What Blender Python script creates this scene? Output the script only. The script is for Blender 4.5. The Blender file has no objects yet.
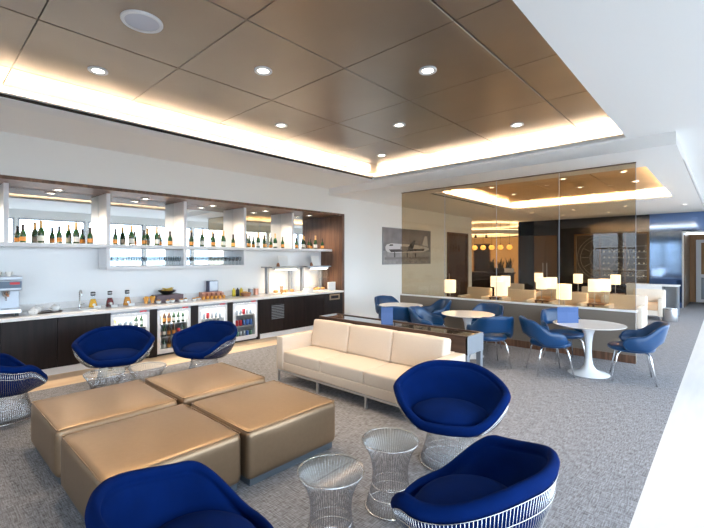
import bpy, bmesh, math, random
from mathutils import Vector, Matrix
random.seed(7)
S = bpy.context.scene
C = S.collection
PI = math.pi
sin, cos = math.sin, math.cos

# ------------------------------------------------------------------ materials
def lin(r, g, b):
    f = lambda c: (c / 255 / 12.92) if c / 255 <= 0.04045 else ((c / 255 + 0.055) / 1.055) ** 2.4
    return (f(r), f(g), f(b), 1.0)

def mat(name, col, rough=0.5, metal=0.0, noise=0.0, scale=20.0, bump=0.0, sheen=0.0, spec=None, coat=0.0,
        stretch=(1, 1, 1), trans=0.0, emit=None, estr=0.0, ior=None):
    m = bpy.data.materials.new(name); m.use_nodes = True
    nt = m.node_tree; b = nt.nodes['Principled BSDF']
    b.inputs['Base Color'].default_value = col
    b.inputs['Roughness'].default_value = rough
    b.inputs['Metallic'].default_value = metal
    if sheen: b.inputs['Sheen Weight'].default_value = sheen; b.inputs['Sheen Roughness'].default_value = 0.4
    if spec is not None: b.inputs['Specular IOR Level'].default_value = spec
    if coat: b.inputs['Coat Weight'].default_value = coat
    if trans: b.inputs['Transmission Weight'].default_value = trans
    if ior: b.inputs['IOR'].default_value = ior
    if emit: b.inputs['Emission Color'].default_value = emit; b.inputs['Emission Strength'].default_value = estr
    if noise or bump:
        tc = nt.nodes.new('ShaderNodeTexCoord'); mp = nt.nodes.new('ShaderNodeMapping')
        mp.inputs['Scale'].default_value = stretch
        n = nt.nodes.new('ShaderNodeTexNoise'); n.inputs['Scale'].default_value = scale
        n.inputs['Detail'].default_value = 5
        nt.links.new(tc.outputs['Object'], mp.inputs['Vector']); nt.links.new(mp.outputs['Vector'], n.inputs['Vector'])
        if noise:
            r = nt.nodes.new('ShaderNodeValToRGB')
            r.color_ramp.elements[0].position = 0.3; r.color_ramp.elements[1].position = 0.7
            r.color_ramp.elements[0].color = tuple(c * (1 - noise) for c in col[:3]) + (1,)
            r.color_ramp.elements[1].color = tuple(min(1, c * (1 + noise)) for c in col[:3]) + (1,)
            nt.links.new(n.outputs['Fac'], r.inputs['Fac']); nt.links.new(r.outputs['Color'], b.inputs['Base Color'])
        if bump:
            bp = nt.nodes.new('ShaderNodeBump'); bp.inputs['Strength'].default_value = bump
            bp.inputs['Distance'].default_value = 0.01
            nt.links.new(n.outputs['Fac'], bp.inputs['Height']); nt.links.new(bp.outputs['Normal'], b.inputs['Normal'])
    return m

def emis(name, col, strength):
    m = bpy.data.materials.new(name); m.use_nodes = True
    nt = m.node_tree; nt.nodes.clear()
    o = nt.nodes.new('ShaderNodeOutputMaterial'); e = nt.nodes.new('ShaderNodeEmission')
    e.inputs['Color'].default_value = col; e.inputs['Strength'].default_value = strength
    nt.links.new(e.outputs[0], o.inputs[0]); return m

def pane(name, tint, ior=1.45, rough=0.0, refl=1.0):
    """clear sheet glass: tinted see-through plus a fresnel mirror"""
    m = bpy.data.materials.new(name); m.use_nodes = True
    nt = m.node_tree; nt.nodes.clear()
    o = nt.nodes.new('ShaderNodeOutputMaterial'); t = nt.nodes.new('ShaderNodeBsdfTransparent')
    g = nt.nodes.new('ShaderNodeBsdfGlossy'); mx = nt.nodes.new('ShaderNodeMixShader'); f = nt.nodes.new('ShaderNodeFresnel')
    ml = nt.nodes.new('ShaderNodeMath'); ml.operation = 'MULTIPLY'; ml.inputs[1].default_value = refl
    f.inputs['IOR'].default_value = ior; t.inputs['Color'].default_value = tint; g.inputs['Roughness'].default_value = rough
    ge = nt.nodes.new('ShaderNodeNewGeometry'); fr = nt.nodes.new('ShaderNodeMath'); fr.operation = 'SUBTRACT'; fr.inputs[0].default_value = 1.0
    nt.links.new(ge.outputs['Backfacing'], fr.inputs[1]); mb = nt.nodes.new('ShaderNodeMath'); mb.operation = 'MULTIPLY'
    nt.links.new(f.outputs[0], ml.inputs[0]); nt.links.new(ml.outputs[0], mb.inputs[0]); nt.links.new(fr.outputs[0], mb.inputs[1])
    nt.links.new(mb.outputs[0], mx.inputs[0])      # only the outer face of a sheet mirrors
    nt.links.new(t.outputs[0], mx.inputs[1]); nt.links.new(g.outputs[0], mx.inputs[2])
    nt.links.new(mx.outputs[0], o.inputs[0]); return m

def wood(name, c1, c2, rough=0.35, axis='Z', scale=3.0):
    m = bpy.data.materials.new(name); m.use_nodes = True
    nt = m.node_tree; b = nt.nodes['Principled BSDF']; b.inputs['Roughness'].default_value = rough; b.inputs['Specular IOR Level'].default_value = 0.25
    tc = nt.nodes.new('ShaderNodeTexCoord'); mp = nt.nodes.new('ShaderNodeMapping')
    s = {'X': (0.6, 9, 9), 'Y': (9, 0.6, 9), 'Z': (9, 9, 0.6)}[axis]
    mp.inputs['Scale'].default_value = s
    n = nt.nodes.new('ShaderNodeTexNoise'); n.inputs['Scale'].default_value = scale; n.inputs['Detail'].default_value = 8
    n.inputs['Distortion'].default_value = 0.6
    r = nt.nodes.new('ShaderNodeValToRGB'); r.color_ramp.elements[0].color = c1; r.color_ramp.elements[1].color = c2
    r.color_ramp.elements[0].position = 0.3; r.color_ramp.elements[1].position = 0.7
    nt.links.new(tc.outputs['Object'], mp.inputs['Vector']); nt.links.new(mp.outputs['Vector'], n.inputs['Vector'])
    nt.links.new(n.outputs['Fac'], r.inputs['Fac']); nt.links.new(r.outputs['Color'], b.inputs['Base Color'])
    return m

def carpet(name, c0, c1):
    m = bpy.data.materials.new(name); m.use_nodes = True
    nt = m.node_tree; b = nt.nodes['Principled BSDF']; b.inputs['Roughness'].default_value = 0.95
    b.inputs['Specular IOR Level'].default_value = 0.1
    tc = nt.nodes.new('ShaderNodeTexCoord'); facs = []
    for sc in ((14, 130, 1), (130, 14, 1)):
        mp = nt.nodes.new('ShaderNodeMapping'); mp.inputs['Scale'].default_value = sc
        n = nt.nodes.new('ShaderNodeTexNoise'); n.inputs['Scale'].default_value = 1.0; n.inputs['Detail'].default_value = 3
        nt.links.new(tc.outputs['Object'], mp.inputs['Vector']); nt.links.new(mp.outputs['Vector'], n.inputs['Vector'])
        facs.append(n.outputs['Fac'])
    ad = nt.nodes.new('ShaderNodeMath'); ad.operation = 'ADD'
    nt.links.new(facs[0], ad.inputs[0]); nt.links.new(facs[1], ad.inputs[1])
    hf = nt.nodes.new('ShaderNodeMath'); hf.operation = 'MULTIPLY'; hf.inputs[1].default_value = 0.5
    nt.links.new(ad.outputs[0], hf.inputs[0])
    r = nt.nodes.new('ShaderNodeValToRGB')
    r.color_ramp.elements[0].position = 0.36; r.color_ramp.elements[1].position = 0.64
    r.color_ramp.elements[0].color = c0
    r.color_ramp.elements[1].color = c1
    nt.links.new(hf.outputs[0], r.inputs['Fac']); nt.links.new(r.outputs['Color'], b.inputs['Base Color'])
    bp = nt.nodes.new('ShaderNodeBump'); bp.inputs['Strength'].default_value = 0.3; bp.inputs['Distance'].default_value = 0.005
    nt.links.new(hf.outputs[0], bp.inputs['Height']); nt.links.new(bp.outputs['Normal'], b.inputs['Normal'])
    return m

M = dict(
    paint=mat('wall paint', lin(245, 246, 244), 0.6),
    ceilw=mat('ceiling paint', lin(246, 246, 245), 0.7),
    cove=mat('cove paint', lin(245, 240, 232), 0.7),
    carpet=carpet('woven carpet', lin(94, 90, 92), lin(166, 168, 174)),
    pale=mat('pale plank floor', lin(216, 215, 214), 0.35, noise=0.05, scale=2.0, stretch=(6, 0.7, 1)),
    oak=wood('light oak floor', lin(205, 176, 144), lin(226, 202, 172), 0.4, 'Y', 1.2),
    walnut=wood('walnut', lin(78, 58, 48), lin(122, 92, 74), 0.35, 'Z', 2.0),
    darkwood=wood('dark wenge', lin(19, 14, 15), lin(36, 27, 27), 0.4, 'Z', 2.0),
    conswood=wood('console wood', lin(58, 44, 38), lin(92, 72, 62), 0.3, 'X', 2.0),
    bronzelit=mat('bronze panel lit gold', lin(228, 198, 154), 0.38, metal=1.0, noise=0.06, scale=1.2),  # same bronze, golden reflected light painted into its colour
    bronze=mat('bronze metal panel', lin(164, 154, 142), 0.33, metal=1.0, noise=0.06, scale=1.2),
    black=mat('black', lin(16, 16, 17), 0.4),
    slot=mat('slot black', lin(24, 20, 18), 0.6),
    white=mat('white lacquer', lin(240, 241, 243), 0.3),
    stone=mat('white quartz', lin(238, 237, 236), 0.2, noise=0.05, scale=12),
    splash=mat('pale splashback', lin(242, 245, 247), 0.25),
    mirror=mat('mirror', (0.86, 0.88, 0.88, 1), 0.02, metal=1.0),
    taupe=mat('taupe panel', lin(120, 112, 102), 0.55, noise=0.04, scale=40),
    glass=pane('tinted sheet glass', (0.73, 0.66, 0.55, 1), 1.45),
    ware=pane('glassware', (0.88, 0.90, 0.91, 1), 1.5),
    clear=pane('clear glass', (0.97, 0.98, 0.98, 1), 1.4),
    wglass=pane('window glass', (0.98, 0.99, 1, 1), 1.4, 0.0, 0.6),
    velvet=mat('royal blue velvet', (0.0006, 0.0115, 0.082, 1), 0.85, noise=0.12, scale=6, spec=0.05),
    leatherb=mat('blue leather', (0.005, 0.050, 0.150, 1), 0.28, noise=0.1, scale=90, bump=0.05),
    gold=mat('metallic gold vinyl', lin(148, 126, 102), 0.40, metal=0.85, noise=0.03, scale=30),
    cream=mat('cream leather', lin(214, 199, 182), 0.42, noise=0.02, scale=60, bump=0.03),
    creamw=mat('ivory leather', lin(234, 226, 214), 0.45),
    nickel=mat('polished nickel', (0.60, 0.60, 0.61, 1), 0.22, metal=1.0),
    chrome=mat('bright chrome', (0.86, 0.87, 0.88, 1), 0.16, metal=1.0),
    steel=mat('brushed steel', (0.62, 0.63, 0.65, 1), 0.32, metal=1.0),
    greym=mat('grey metal', lin(150, 156, 164), 0.35, metal=0.6),
    silver=mat('silver machine casing', lin(186, 194, 204), 0.35, metal=0.45),
    plinth=mat('brushed plinth', lin(120, 130, 140), 0.35, metal=0.8),
    navy=mat('navy gloss lacquer', (0.15, 0.25, 0.50, 1), 0.07, metal=1.0),
    navydim=mat('dimmed navy lacquer', lin(22, 22, 30), 0.14),  # navy wall behind the tinted glass, its dimming put into the colour
    navyb=mat('dark bronze lintel', lin(60, 50, 46), 0.25, metal=0.6),
    tulip=mat('white tulip base', lin(238, 240, 242), 0.22),
    marble=mat('white marble top', lin(240, 236, 232), 0.12, noise=0.04, scale=5),
    bottleg=mat('green bottle glass', (0.012, 0.055, 0.018, 1), 0.08, coat=0.5),
    orangel=mat('orange label', lin(222, 150, 72), 0.5),
    whitel=mat('white label', lin(238, 238, 232), 0.5),
    goldf=mat('gold foil', lin(206, 168, 112), 0.35, metal=0.6),
    darkf=mat('dark foil', lin(46, 36, 36), 0.35, metal=0.4),
    porcelain=mat('porcelain', lin(244, 243, 240), 0.15),
    juiceo=mat('orange juice', lin(250, 186, 50), 0.2, coat=0.5),
    juicer=mat('berry juice', lin(110, 18, 40), 0.15, coat=0.5),
    juicea=mat('apple juice', lin(214, 138, 36), 0.15, coat=0.5),
    amber=mat('amber', lin(246, 178, 84), 0.2, coat=0.5),
    copper=mat('copper', lin(206, 150, 128), 0.3, metal=0.8),
    purple=mat('plum wood riser', lin(112, 92, 98), 0.5),
    banana=mat('banana', lin(232, 196, 92), 0.5),
    blackb=mat('black bowl', lin(22, 24, 22), 0.3),
    wicker=mat('wicker', lin(170, 116, 84), 0.7, noise=0.3, scale=60),
    pastry=mat('pastry', lin(214, 160, 96), 0.7, noise=0.25, scale=40),
    yellow=mat('yellow', lin(226, 200, 46), 0.4),
    red=mat('red', lin(206, 52, 62), 0.4),
    blue=mat('can blue', lin(70, 110, 180), 0.35),
    green=mat('can green', lin(90, 150, 120), 0.35),
    brownb=mat('brown bottle', lin(74, 42, 26), 0.1, coat=0.5),
    menu=mat('blue card', lin(68, 98, 152), 0.6),
    paper=mat('white card', lin(246, 246, 244), 0.7),
    shade=mat('lamp shade', lin(250, 232, 206), 0.8, emit=(1, 0.88, 0.70, 1), estr=2.2),
    globe=mat('amber globe', lin(220, 150, 60), 0.25, emit=(1, 0.50, 0.12, 1), estr=1.8),
    lampon=emis('lamp disc', (1, 0.88, 0.72, 1), 14),
    fridgel=emis('fridge light', (1, 0.97, 0.90, 1), 5),
    heatl=emis('heat lamp', (1, 0.78, 0.52, 1), 12),
    ledw=emis('led strip', (1, 0.76, 0.50, 1), 9),
    creamwall=mat('cream wall', lin(214, 186, 140), 0.6),
    tan=mat('tan wood', lin(168, 124, 82), 0.4, noise=0.12, scale=5, stretch=(8, 8, 0.6)),
    doorb=mat('bronze door', lin(120, 94, 66), 0.3, metal=0.55),
    leaf=mat('dark leaf', lin(28, 40, 26), 0.5),
    fabricg=mat('speaker cloth', lin(214, 216, 226), 0.8),
    sky1=mat('photo sky', lin(120, 120, 126), 0.55, noise=0.25, scale=2.5),
    ground1=mat('photo ground', lin(150, 150, 154), 0.55, noise=0.25, scale=6),
    plane1=mat('photo plane light', lin(206, 206, 210), 0.5),
    plane2=mat('photo plane dark', lin(48, 46, 50), 0.5),
    plane3=mat('photo plane mid', lin(128, 126, 130), 0.5),
    casebk=mat('display back', lin(92, 82, 76), 0.3, metal=0.3),
    etch=mat('etched line', lin(146, 136, 126), 0.5),
    dot=mat('bottle end', lin(226, 214, 190), 0.3),
)

# ------------------------------------------------------------------ mesh builder
class MB:
    def __init__(s): s.bm = bmesh.new()
    def box(s, x0, x1, y0, y1, z0, z1, bev=0.0, seg=2, mtx=None):
        r = bmesh.ops.create_cube(s.bm, size=1.0)
        vs = r['verts']
        for v in vs:
            v.co = Vector(((x0 + x1) / 2 + v.co.x * (x1 - x0), (y0 + y1) / 2 + v.co.y * (y1 - y0), (z0 + z1) / 2 + v.co.z * (z1 - z0)))
        if bev:
            es = list({e for v in vs for e in v.link_edges})
            r2 = bmesh.ops.bevel(s.bm, geom=es, offset=bev, segments=seg, profile=0.5, affect='EDGES')
            vs = list({v for f in r2['faces'] for v in f.verts} | {v for v in vs if v.is_valid})
        if mtx:
            for v in vs: v.co = mtx @ v.co
        return s
    def grid(s, rows, closed=False, capa=False, capb=False):
        """rows: list of rings of points"""
        vr = [[s.bm.verts.new(p) for p in row] for row in rows]
        n = len(vr[0])
        for a, b in zip(vr[:-1], vr[1:]):
            for i in range(n if closed else n - 1):
                j = (i + 1) % n
                try: s.bm.faces.new((a[i], a[j], b[j], b[i]))
                except ValueError: pass
        if capa: s.bm.faces.new(list(reversed(vr[0])))
        if capb: s.bm.faces.new(vr[-1])
        return s
    def lathe(s, prof, seg=32, c=(0, 0, 0), sx=1.0, sy=1.0, cap=True):
        rows = [[Vector((c[0] + r * sx * cos(2 * PI * i / seg), c[1] + r * sy * sin(2 * PI * i / seg), c[2] + z)) for i in range(seg)] for r, z in prof]
        return s.grid(rows, True, cap and prof[0][0] > 1e-6, cap and prof[-1][0] > 1e-6)
    def tube(s, pts, r, seg=8, closed=False):
        pts = [Vector(p) for p in pts]; n = len(pts)
        rr = r if isinstance(r, (list, tuple)) else [r] * n
        rows = []
        up0 = None
        for i, p in enumerate(pts):
            a = pts[(i - 1) % n] if (closed or i > 0) else p
            b = pts[(i + 1) % n] if (closed or i < n - 1) else p
            t = (b - a).normalized()
            if up0 is None:
                up0 = Vector((0, 0, 1)) if abs(t.z) < 0.9 else Vector((1, 0, 0))
            u = (up0 - t * up0.dot(t))
            if u.length < 1e-5: u = t.orthogonal()
            u.normalize(); up0 = u; w = t.cross(u)
            rows.append([p + rr[i] * (cos(2 * PI * k / seg) * u + sin(2 * PI * k / seg) * w) for k in range(seg)])
        if closed: rows.append(rows[0]); 
        return s.grid(rows, True, not closed, not closed)
    def rbox(s, x0, x1, y0, y1, z0, z1, r, crown=(0, 0, 0), n=6, k=4, mtx=None):
        """soft cushion: rounded box, faces bulging by crown along each axis"""
        def axis(h):
            e = [-h + r * (1 - cos(i / k * PI / 2)) * 1.0 for i in range(k)]
            mid = [-h + r + (2 * h - 2 * r) * i / n for i in range(n + 1)]
            return e + mid + [-q for q in reversed(e)]
        H = ((x1 - x0) / 2, (y1 - y0) / 2, (z1 - z0) / 2); cc = Vector(((x0 + x1) / 2, (y0 + y1) / 2, (z0 + z1) / 2))
        A = [axis(h) for h in H]
        def put(p):
            q = Vector([max(-H[i] + r, min(H[i] - r, p[i])) for i in range(3)])
            d = Vector(p) - q
            o = q + d.normalized() * r if d.length > 1e-9 else Vector(p)
            for i in range(3):
                if crown[i]:
                    a, b = [j for j in range(3) if j != i]
                    g = max(0, 1 - (o[a] / H[a]) ** 2) * max(0, 1 - (o[b] / H[b]) ** 2)
                    o[i] += crown[i] * g * (o[i] / H[i])
            o = o + cc
            return mtx @ o if mtx else o
        new = []
        for ax in range(3):
            a, b = (ax + 1) % 3, (ax + 2) % 3
            for sg in (-1, 1):
                rows = []
                for u in A[a]:
                    row = []
                    for w in A[b]:
                        p = [0, 0, 0]; p[ax] = sg * H[ax]; p[a] = u; p[b] = w
                        row.append(put(p))
                    rows.append(row if sg > 0 else list(reversed(row)))
                s.grid(rows)
        bmesh.ops.remove_doubles(s.bm, verts=s.bm.verts[:], dist=1e-5)
        return s
    def poly(s, pts, d):
        """extrude a flat outline by the vector d"""
        d = Vector(d)
        a = [s.bm.verts.new(p) for p in pts]; b = [s.bm.verts.new(Vector(p) + d) for p in pts]
        n = len(pts)
        s.bm.faces.new(list(reversed(a))); s.bm.faces.new(b)
        for i in range(n): s.bm.faces.new((a[i], a[(i + 1) % n], b[(i + 1) % n], b[i]))
        return s
    def build(s, name, m, parent=None, smooth=False, loc=None):
        bmesh.ops.recalc_face_normals(s.bm, faces=s.bm.faces[:])
        me = bpy.data.meshes.new(name); s.bm.to_mesh(me); s.bm.free()
        me.materials.append(M[m] if isinstance(m, str) else m)
        if smooth:
            for p in me.polygons: p.use_smooth = True
            if smooth != 2: 
                try: me.set_sharp_from_angle(angle=math.radians(40))
                except Exception: pass
        o = bpy.data.objects.new(name, me); C.objects.link(o)
        if parent: o.parent = parent
        if loc: o.location = loc
        return o

def tag(o, label=None, cat=None, group=None, kind=None):
    if label: o['label'] = label
    if cat: o['category'] = cat
    if group: o['group'] = group
    if kind: o['kind'] = kind
    return o
def thing(name, label, cat, loc=(0, 0, 0), rz=0.0, group=None):
    o = bpy.data.objects.new(name, None); C.objects.link(o); o.empty_display_size = 0.1
    o.location = loc; o.rotation_euler = (0, 0, rz)
    return tag(o, label, cat, group)
KIDS = {}
def kids(o): return [c for c in bpy.data.objects if c.parent == o]
def dup(root, loc, rz, label=None, group=None):
    if root.name not in KIDS:
        KIDS[root.name] = [(c, kids(c)) for c in kids(root)]
    r = root.copy(); C.objects.link(r); r.location = loc; r.rotation_euler = (0, 0, rz)
    if label: r['label'] = label
    if group: r['group'] = group
    for c, gs in KIDS[root.name]:
        d = c.copy(); C.objects.link(d); d.parent = r
        for g in gs:
            e = g.copy(); C.objects.link(e); e.parent = d
    return r
def struct(name, mb, m, parent=None, smooth=False):
    o = mb.build(name, m, parent, smooth)
    if not parent: o['kind'] = 'structure'
    return o
def face(dx, dy): return math.atan2(-dx, dy)       # local +Y looks along (dx, dy)
ORD = ['first', 'second', 'third', 'fourth', 'fifth', 'sixth', 'seventh', 'eighth', 'ninth']

# ------------------------------------------------------------------ camera
cam = bpy.data.cameras.new('camera'); co = bpy.data.objects.new('camera', cam); C.objects.link(co)
FPX = 407.5
cam.sensor_width = 36.0; cam.lens = 36.0 * FPX / 704.0
cam.shift_y = -6.0 / 704.0
cam.clip_start = 0.05
co.location = (0, 0, 1.7); co.rotation_euler = (PI / 2, 0, math.atan2(374, 407.5))
S.camera = co

# ------------------------------------------------------------------ setting
XL, XR, YF, YB = -7.25, 2.3, -10.0, 17.8      # bar wall, window wall, wall behind the camera, far blue wall
ZC, ZL = 3.42, 3.25
struct('floor', MB().box(-6.5, -0.45, YF, 30, -0.1, 0.0), 'carpet')
struct('floor.001', MB().box(-0.45, XR, YF, 24, -0.1, 0.0), 'pale')
struct('floor.002', MB().box(-7.25, -6.5, YF, 9.0, -0.1, 0.0), 'oak')
struct('floor.003', MB().box(-14, -6.5, 9.0, 24, -0.1, 0.0), 'carpet')
# bar wall with its niche and, further on, the picture and a doorway
w = MB()
w.box(XL - 1.0, XL, YF, -1.75, 0, ZC)
w.box(XL - 1.0, XL, -1.75, 7.60, 2.80, ZC)
w.box(XL - 1.0, XL - 0.80, -1.75, 7.56, 0, 2.80)
w.box(XL - 1.0, XL, 7.60, 12.9, 0, ZC)
w.box(XL - 1.0, XL, 12.9, 14.35, 2.58, ZC)
w.box(XL - 0.3, XL, 14.35, 14.75, 0, ZC)
struct('wall_left', w, 'paint')
fr = MB().box(XL - 0.80, XL + 0.01, 7.52, 7.60, 0.0, 2.83)
fr.box(XL - 0.80, XL + 0.01, -1.75, 7.60, 2.78, 2.83)
struct('trim_1', fr, 'walnut')
# door in the picture wall
d1 = MB().box(XL - 0.12, XL - 0.06, 12.9, 14.35, 0.02, 2.55)
d1o = struct('door_1', d1, 'conswood')
MB().box(XL - 0.14, XL + 0.03, 12.84, 12.92, 0, 2.62).box(XL - 0.14, XL + 0.03, 14.33, 14.42, 0, 2.62).box(XL - 0.14, XL + 0.03, 12.92, 14.33, 2.55, 2.62).build('door_frame', 'walnut', d1o)
MB().box(XL - 0.06, XL - 0.02, 13.05, 13.09, 0.95, 1.15).build('door_handle', 'steel', d1o)
# windows: right wall and the wall behind the camera
def window_wall(name, wname0, along, a0, a1, fixed, n, k0, outward):
    step = (a1 - a0) / n
    ws = MB()
    def bx(m, p0, p1, q0, q1, z0, z1):
        if along == 'Y': m.box(q0, q1, p0, p1, z0, z1)
        else: m.box(p0, p1, q0, q1, z0, z1)
    f0, f1 = (fixed, fixed + 0.2 * outward) if outward > 0 else (fixed - 0.2, fixed)
    bx(ws, a0, a1, f0, f1, 0, 0.12); bx(ws, a0, a1, f0, f1, 3.12, ZC + 0.1)
    for i in range(n + 1):
        bx(ws, max(a0, a0 + i * step - 0.05), min(a1, a0 + i * step + 0.05), f0, f1, 0.12, 3.12)
    struct(name, ws, 'paint')
    fm = (f0 + f1) / 2
    for i in range(n):
        p0, p1 = a0 + i * step + 0.05, a0 + (i + 1) * step - 0.05
        fr = MB()
        for (u0, u1, z0, z1) in ((p0, p0 + 0.05, 0.12, 3.12), (p1 - 0.05, p1, 0.12, 3.12), (p0, p1, 0.12, 0.17), (p0, p1, 3.07, 3.12), (p0, p1, 0.95, 1.01), (p0, p1, 2.2, 2.26)):
            bx(fr, u0, u1, fm - 0.04, fm + 0.04, z0, z1)
        o = struct('window_%d' % (k0 + i), fr, 'greym')
        g = MB(); bx(g, p0 + 0.05, p1 - 0.05, fm - 0.006, fm + 0.006, 0.17, 3.07)
        g.build('pane', 'wglass', o)
window_wall('wall_right', '', 'Y', -6.0, 24.0, XR, 14, 1, 1)
window_wall('wall_front', '', 'X', -5.6, -2.8, YF, 2, 15, -1)
struct('wall_front.001', MB().box(-2.8, XR + 0.2, YF - 0.2, YF, 0, ZC + 0.1).box(XL - 1.0, -5.6, YF - 0.2, YF, 0, ZC + 0.1).box(XR, XR + 0.2, YF, -6.0, 0, ZC + 0.1), 'walnut')  # unseen wall, made dark walnut to dim the ottoman sides
# ceiling: white soffit round a recess lined with bronze panels
RX0, RX1, RY0, RY1 = -5.70, -1.05, -3.5, 6.92
c = MB()
c.box(-8.3, RX0, YF, 7.05, ZC, ZC + 0.03); c.box(RX1, XR + 0.2, YF, 7.05, ZC, ZC + 0.03)
c.box(RX0, RX1, YF, RY0, ZC, ZC + 0.03); c.box(RX0, RX1, RY1, 7.05, ZC, ZC + 0.03)
c.box(-0.5, XR + 0.2, 7.05, 24.2, ZC, ZC + 0.03)
c.box(-8.3, -0.5, 7.05, 8.45, ZL, ZC + 0.03)
c.box(-8.3, -5.10, 8.45, 13.2, ZL, ZL + 0.03); c.box(-1.0, -0.5, 8.45, 13.2, ZL, ZL + 0.03)
c.box(-0.70, -0.5, 8.45, 24.1, ZL - 0.001, ZC + 0.03)
c.box(-14.2, -0.5, 13.2, 24.2, ZL, ZL + 0.03)
c.box(-14.2, XR + 0.3, YF - 0.3, 24.3, 4.0, 4.05)
struct('ceiling', c, 'ceilw')
def recess(n, x0, x1, y0, y1, zs, zp, back, xs, ys, lip=True, slotx=None):
    t = MB()                                  # back walls of the cove and the little upstand at the lip
    b = back
    t.box(x0 - b - 0.03, x0 - b, y0 - b, y1 + b, zs + 0.03, zp + 0.12); t.box(x1 + b, x1 + b + 0.03, y0 - b, y1 + b, zs + 0.03, zp + 0.12)
    t.box(x0 - b, x1 + b, y0 - b - 0.03, y0 - b, zs + 0.03, zp + 0.12); t.box(x0 - b, x1 + b, y1 + b, y1 + b + 0.03, zs + 0.03, zp + 0.12)
    t.box(x0 - b, x1 + b, y0 - b, y1 + b, zp + 0.12, zp + 0.14)
    t.box(x0 - 0.02, x0, y0, y1, zs + 0.03, zs + 0.06); t.box(x1, x1 + 0.02, y0, y1, zs + 0.03, zs + 0.06)
    t.box(x0 - 0.02, x1 + 0.02, y0 - 0.02, y0, zs + 0.03, zs + 0.06); t.box(x0 - 0.02, x1 + 0.02, y1, y1 + 0.02, zs + 0.03, zs + 0.06)
    struct('ceiling.%03d' % (n * 2 - 1), t, 'cove')
    struct('ceiling.%03d' % (n + 10), MB().box(xs[0] + 0.03, xs[-1] - 0.03, ys[0] + 0.03, ys[-1] - 0.03, zp + 0.032, zp + 0.045), 'slot')
    p = MB()
    for xa, xb in zip(xs[:-1], xs[1:]):
        for ya, yb in zip(ys[:-1], ys[1:]):
            p.box(xa + 0.007, xb - 0.007, ya + 0.004, yb - 0.004, zp, zp + 0.03, 0.003, 1)
    struct('ceiling.%03d' % (n * 2), p, 'bronze' if n == 1 else 'bronzelit')
recess(1, RX0, RX1, RY0, RY1, ZC, 3.60, 0.27, [-5.89, -5.26, -4.04, -2.82, -1.60, -0.87],
       [-3.6, -2.69, -1.56, -0.43, 0.70, 1.83, 2.96, 4.09, 5.22, 6.35, 7.06])
recess(2, -5.10, -1.0, 8.60, 13.15, ZL, 3.42, 0.22, [-5.25, -4.5, -3.28, -2.06, -0.85],
       [8.45, 9.1, 10.23, 11.36, 12.49, 13.28])
struct('trim_2', MB().box(-5.70, -5.694, RY0, 6.86, ZC + 0.002, ZC + 0.036), 'slot')
struct('trim_3', MB().box(-5.95, -5.70, RY0, 6.90, ZC - 0.010, ZC), 'white')
struct('trim_4', MB().box(-5.25, -5.18, 8.5, 12.1, ZL - 0.004, ZL), 'slot')

def area(name, loc, size, col, power, rot=(0, 0, 0), spread=None):
    l = bpy.data.lights.new(name, 'AREA'); l.shape = 'RECTANGLE'; l.size, l.size_y = size; l.color = col; l.energy = power
    if spread: l.spread = spread
    o = bpy.data.objects.new(name, l); C.objects.link(o); o.location = loc; o.rotation_euler = rot; return o
WARM = (1, 0.76, 0.53)
def cove(x0, x1, y0, y1, z, off, pw):
    ly, lx = y1 - y0, x1 - x0
    for (loc, sz, nm) in (((x0 - off, (y0 + y1) / 2, z), (0.05, ly), 'a'), ((x1 + off, (y0 + y1) / 2, z), (0.05, ly), 'b'),
                          (((x0 + x1) / 2, y1 + off, z), (lx, 0.05), 'c'), (((x0 + x1) / 2, y0 - off, z), (lx, 0.05), 'd')):
        area('cove_light', loc, sz, WARM, pw * max(sz), (PI, 0, 0))
cove(RX0, RX1, RY0, RY1, ZC + 0.045, 0.13, 17)
cove(-5.10, -1.0, 8.60, 13.15, ZL + 0.045, 0.11, 75)

# downlights
dl_proto = None
def downlight(x, y, z, label, group, power=0, r=0.085, cone=95):
    global dl_proto
    if dl_proto is None:
        dl_proto = thing('downlight', label, 'ceiling light', (x, y, z), 0, group)
        MB().lathe([(0.055, 0.0), (0.085, -0.006), (0.09, -0.002), (0.09, 0.012), (0.055, 0.012)], 28, cap=False).build('trim_ring', 'white', dl_proto, 1)
        MB().lathe([(0.0, 0.004), (0.056, 0.004), (0.056, 0.008), (0.0, 0.008)], 24).build('lens', 'lampon', dl_proto, 1)
        o = dl_proto
    else:
        o = dup(dl_proto, (x, y, z), 0, label, group)
    s = r / 0.085; o.scale = (s, s, 1)
    if power:
        l = bpy.data.lights.new('downlight_beam', 'SPOT'); l.energy = power; l.color = (1, 0.79, 0.57); l.spot_size = math.radians(cone); l.spot_blend = 0.6
        l.shadow_soft_size = 0.05
        lo = bpy.data.objects.new('downlight_beam', l); C.objects.link(lo); lo.location = (x, y, z - 0.02)
DL = [(-4.68, 1.3, 'round recessed downlight nearest the bar wall, close to the speaker grille'),
      (-3.45, 2.43, 'round recessed downlight in the middle of the bronze ceiling above the gold ottomans'),
      (-2.22, 3.55, 'large looking round downlight in the bronze ceiling right of centre'),
      (-4.68, 3.6, 'round downlight in the bronze ceiling above the second blue chair by the bar'),
      (-3.43, 4.73, 'round downlight in the bronze ceiling straight above the cream sofa'),
      (-2.19, 5.86, 'round downlight in the bronze ceiling closest to the glass partition on the right'),
      (-4.68, 5.91, 'small round downlight deepest in the corner of the bronze ceiling above the console')]
for x, y, lb in DL: downlight(x, y, 3.588, lb, 'downlights in the bronze ceiling', 100)
sp = thing('ceiling_speaker', 'white rimmed round speaker grille in the bronze ceiling at upper left', 'speaker', (-3.45, 1.27, 3.59))
MB().lathe([(0.125, -0.004), (0.15, -0.008), (0.155, 0.0), (0.155, 0.01), (0.125, 0.01)], 40, cap=False).build('rim', 'white', sp, 1)
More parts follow.
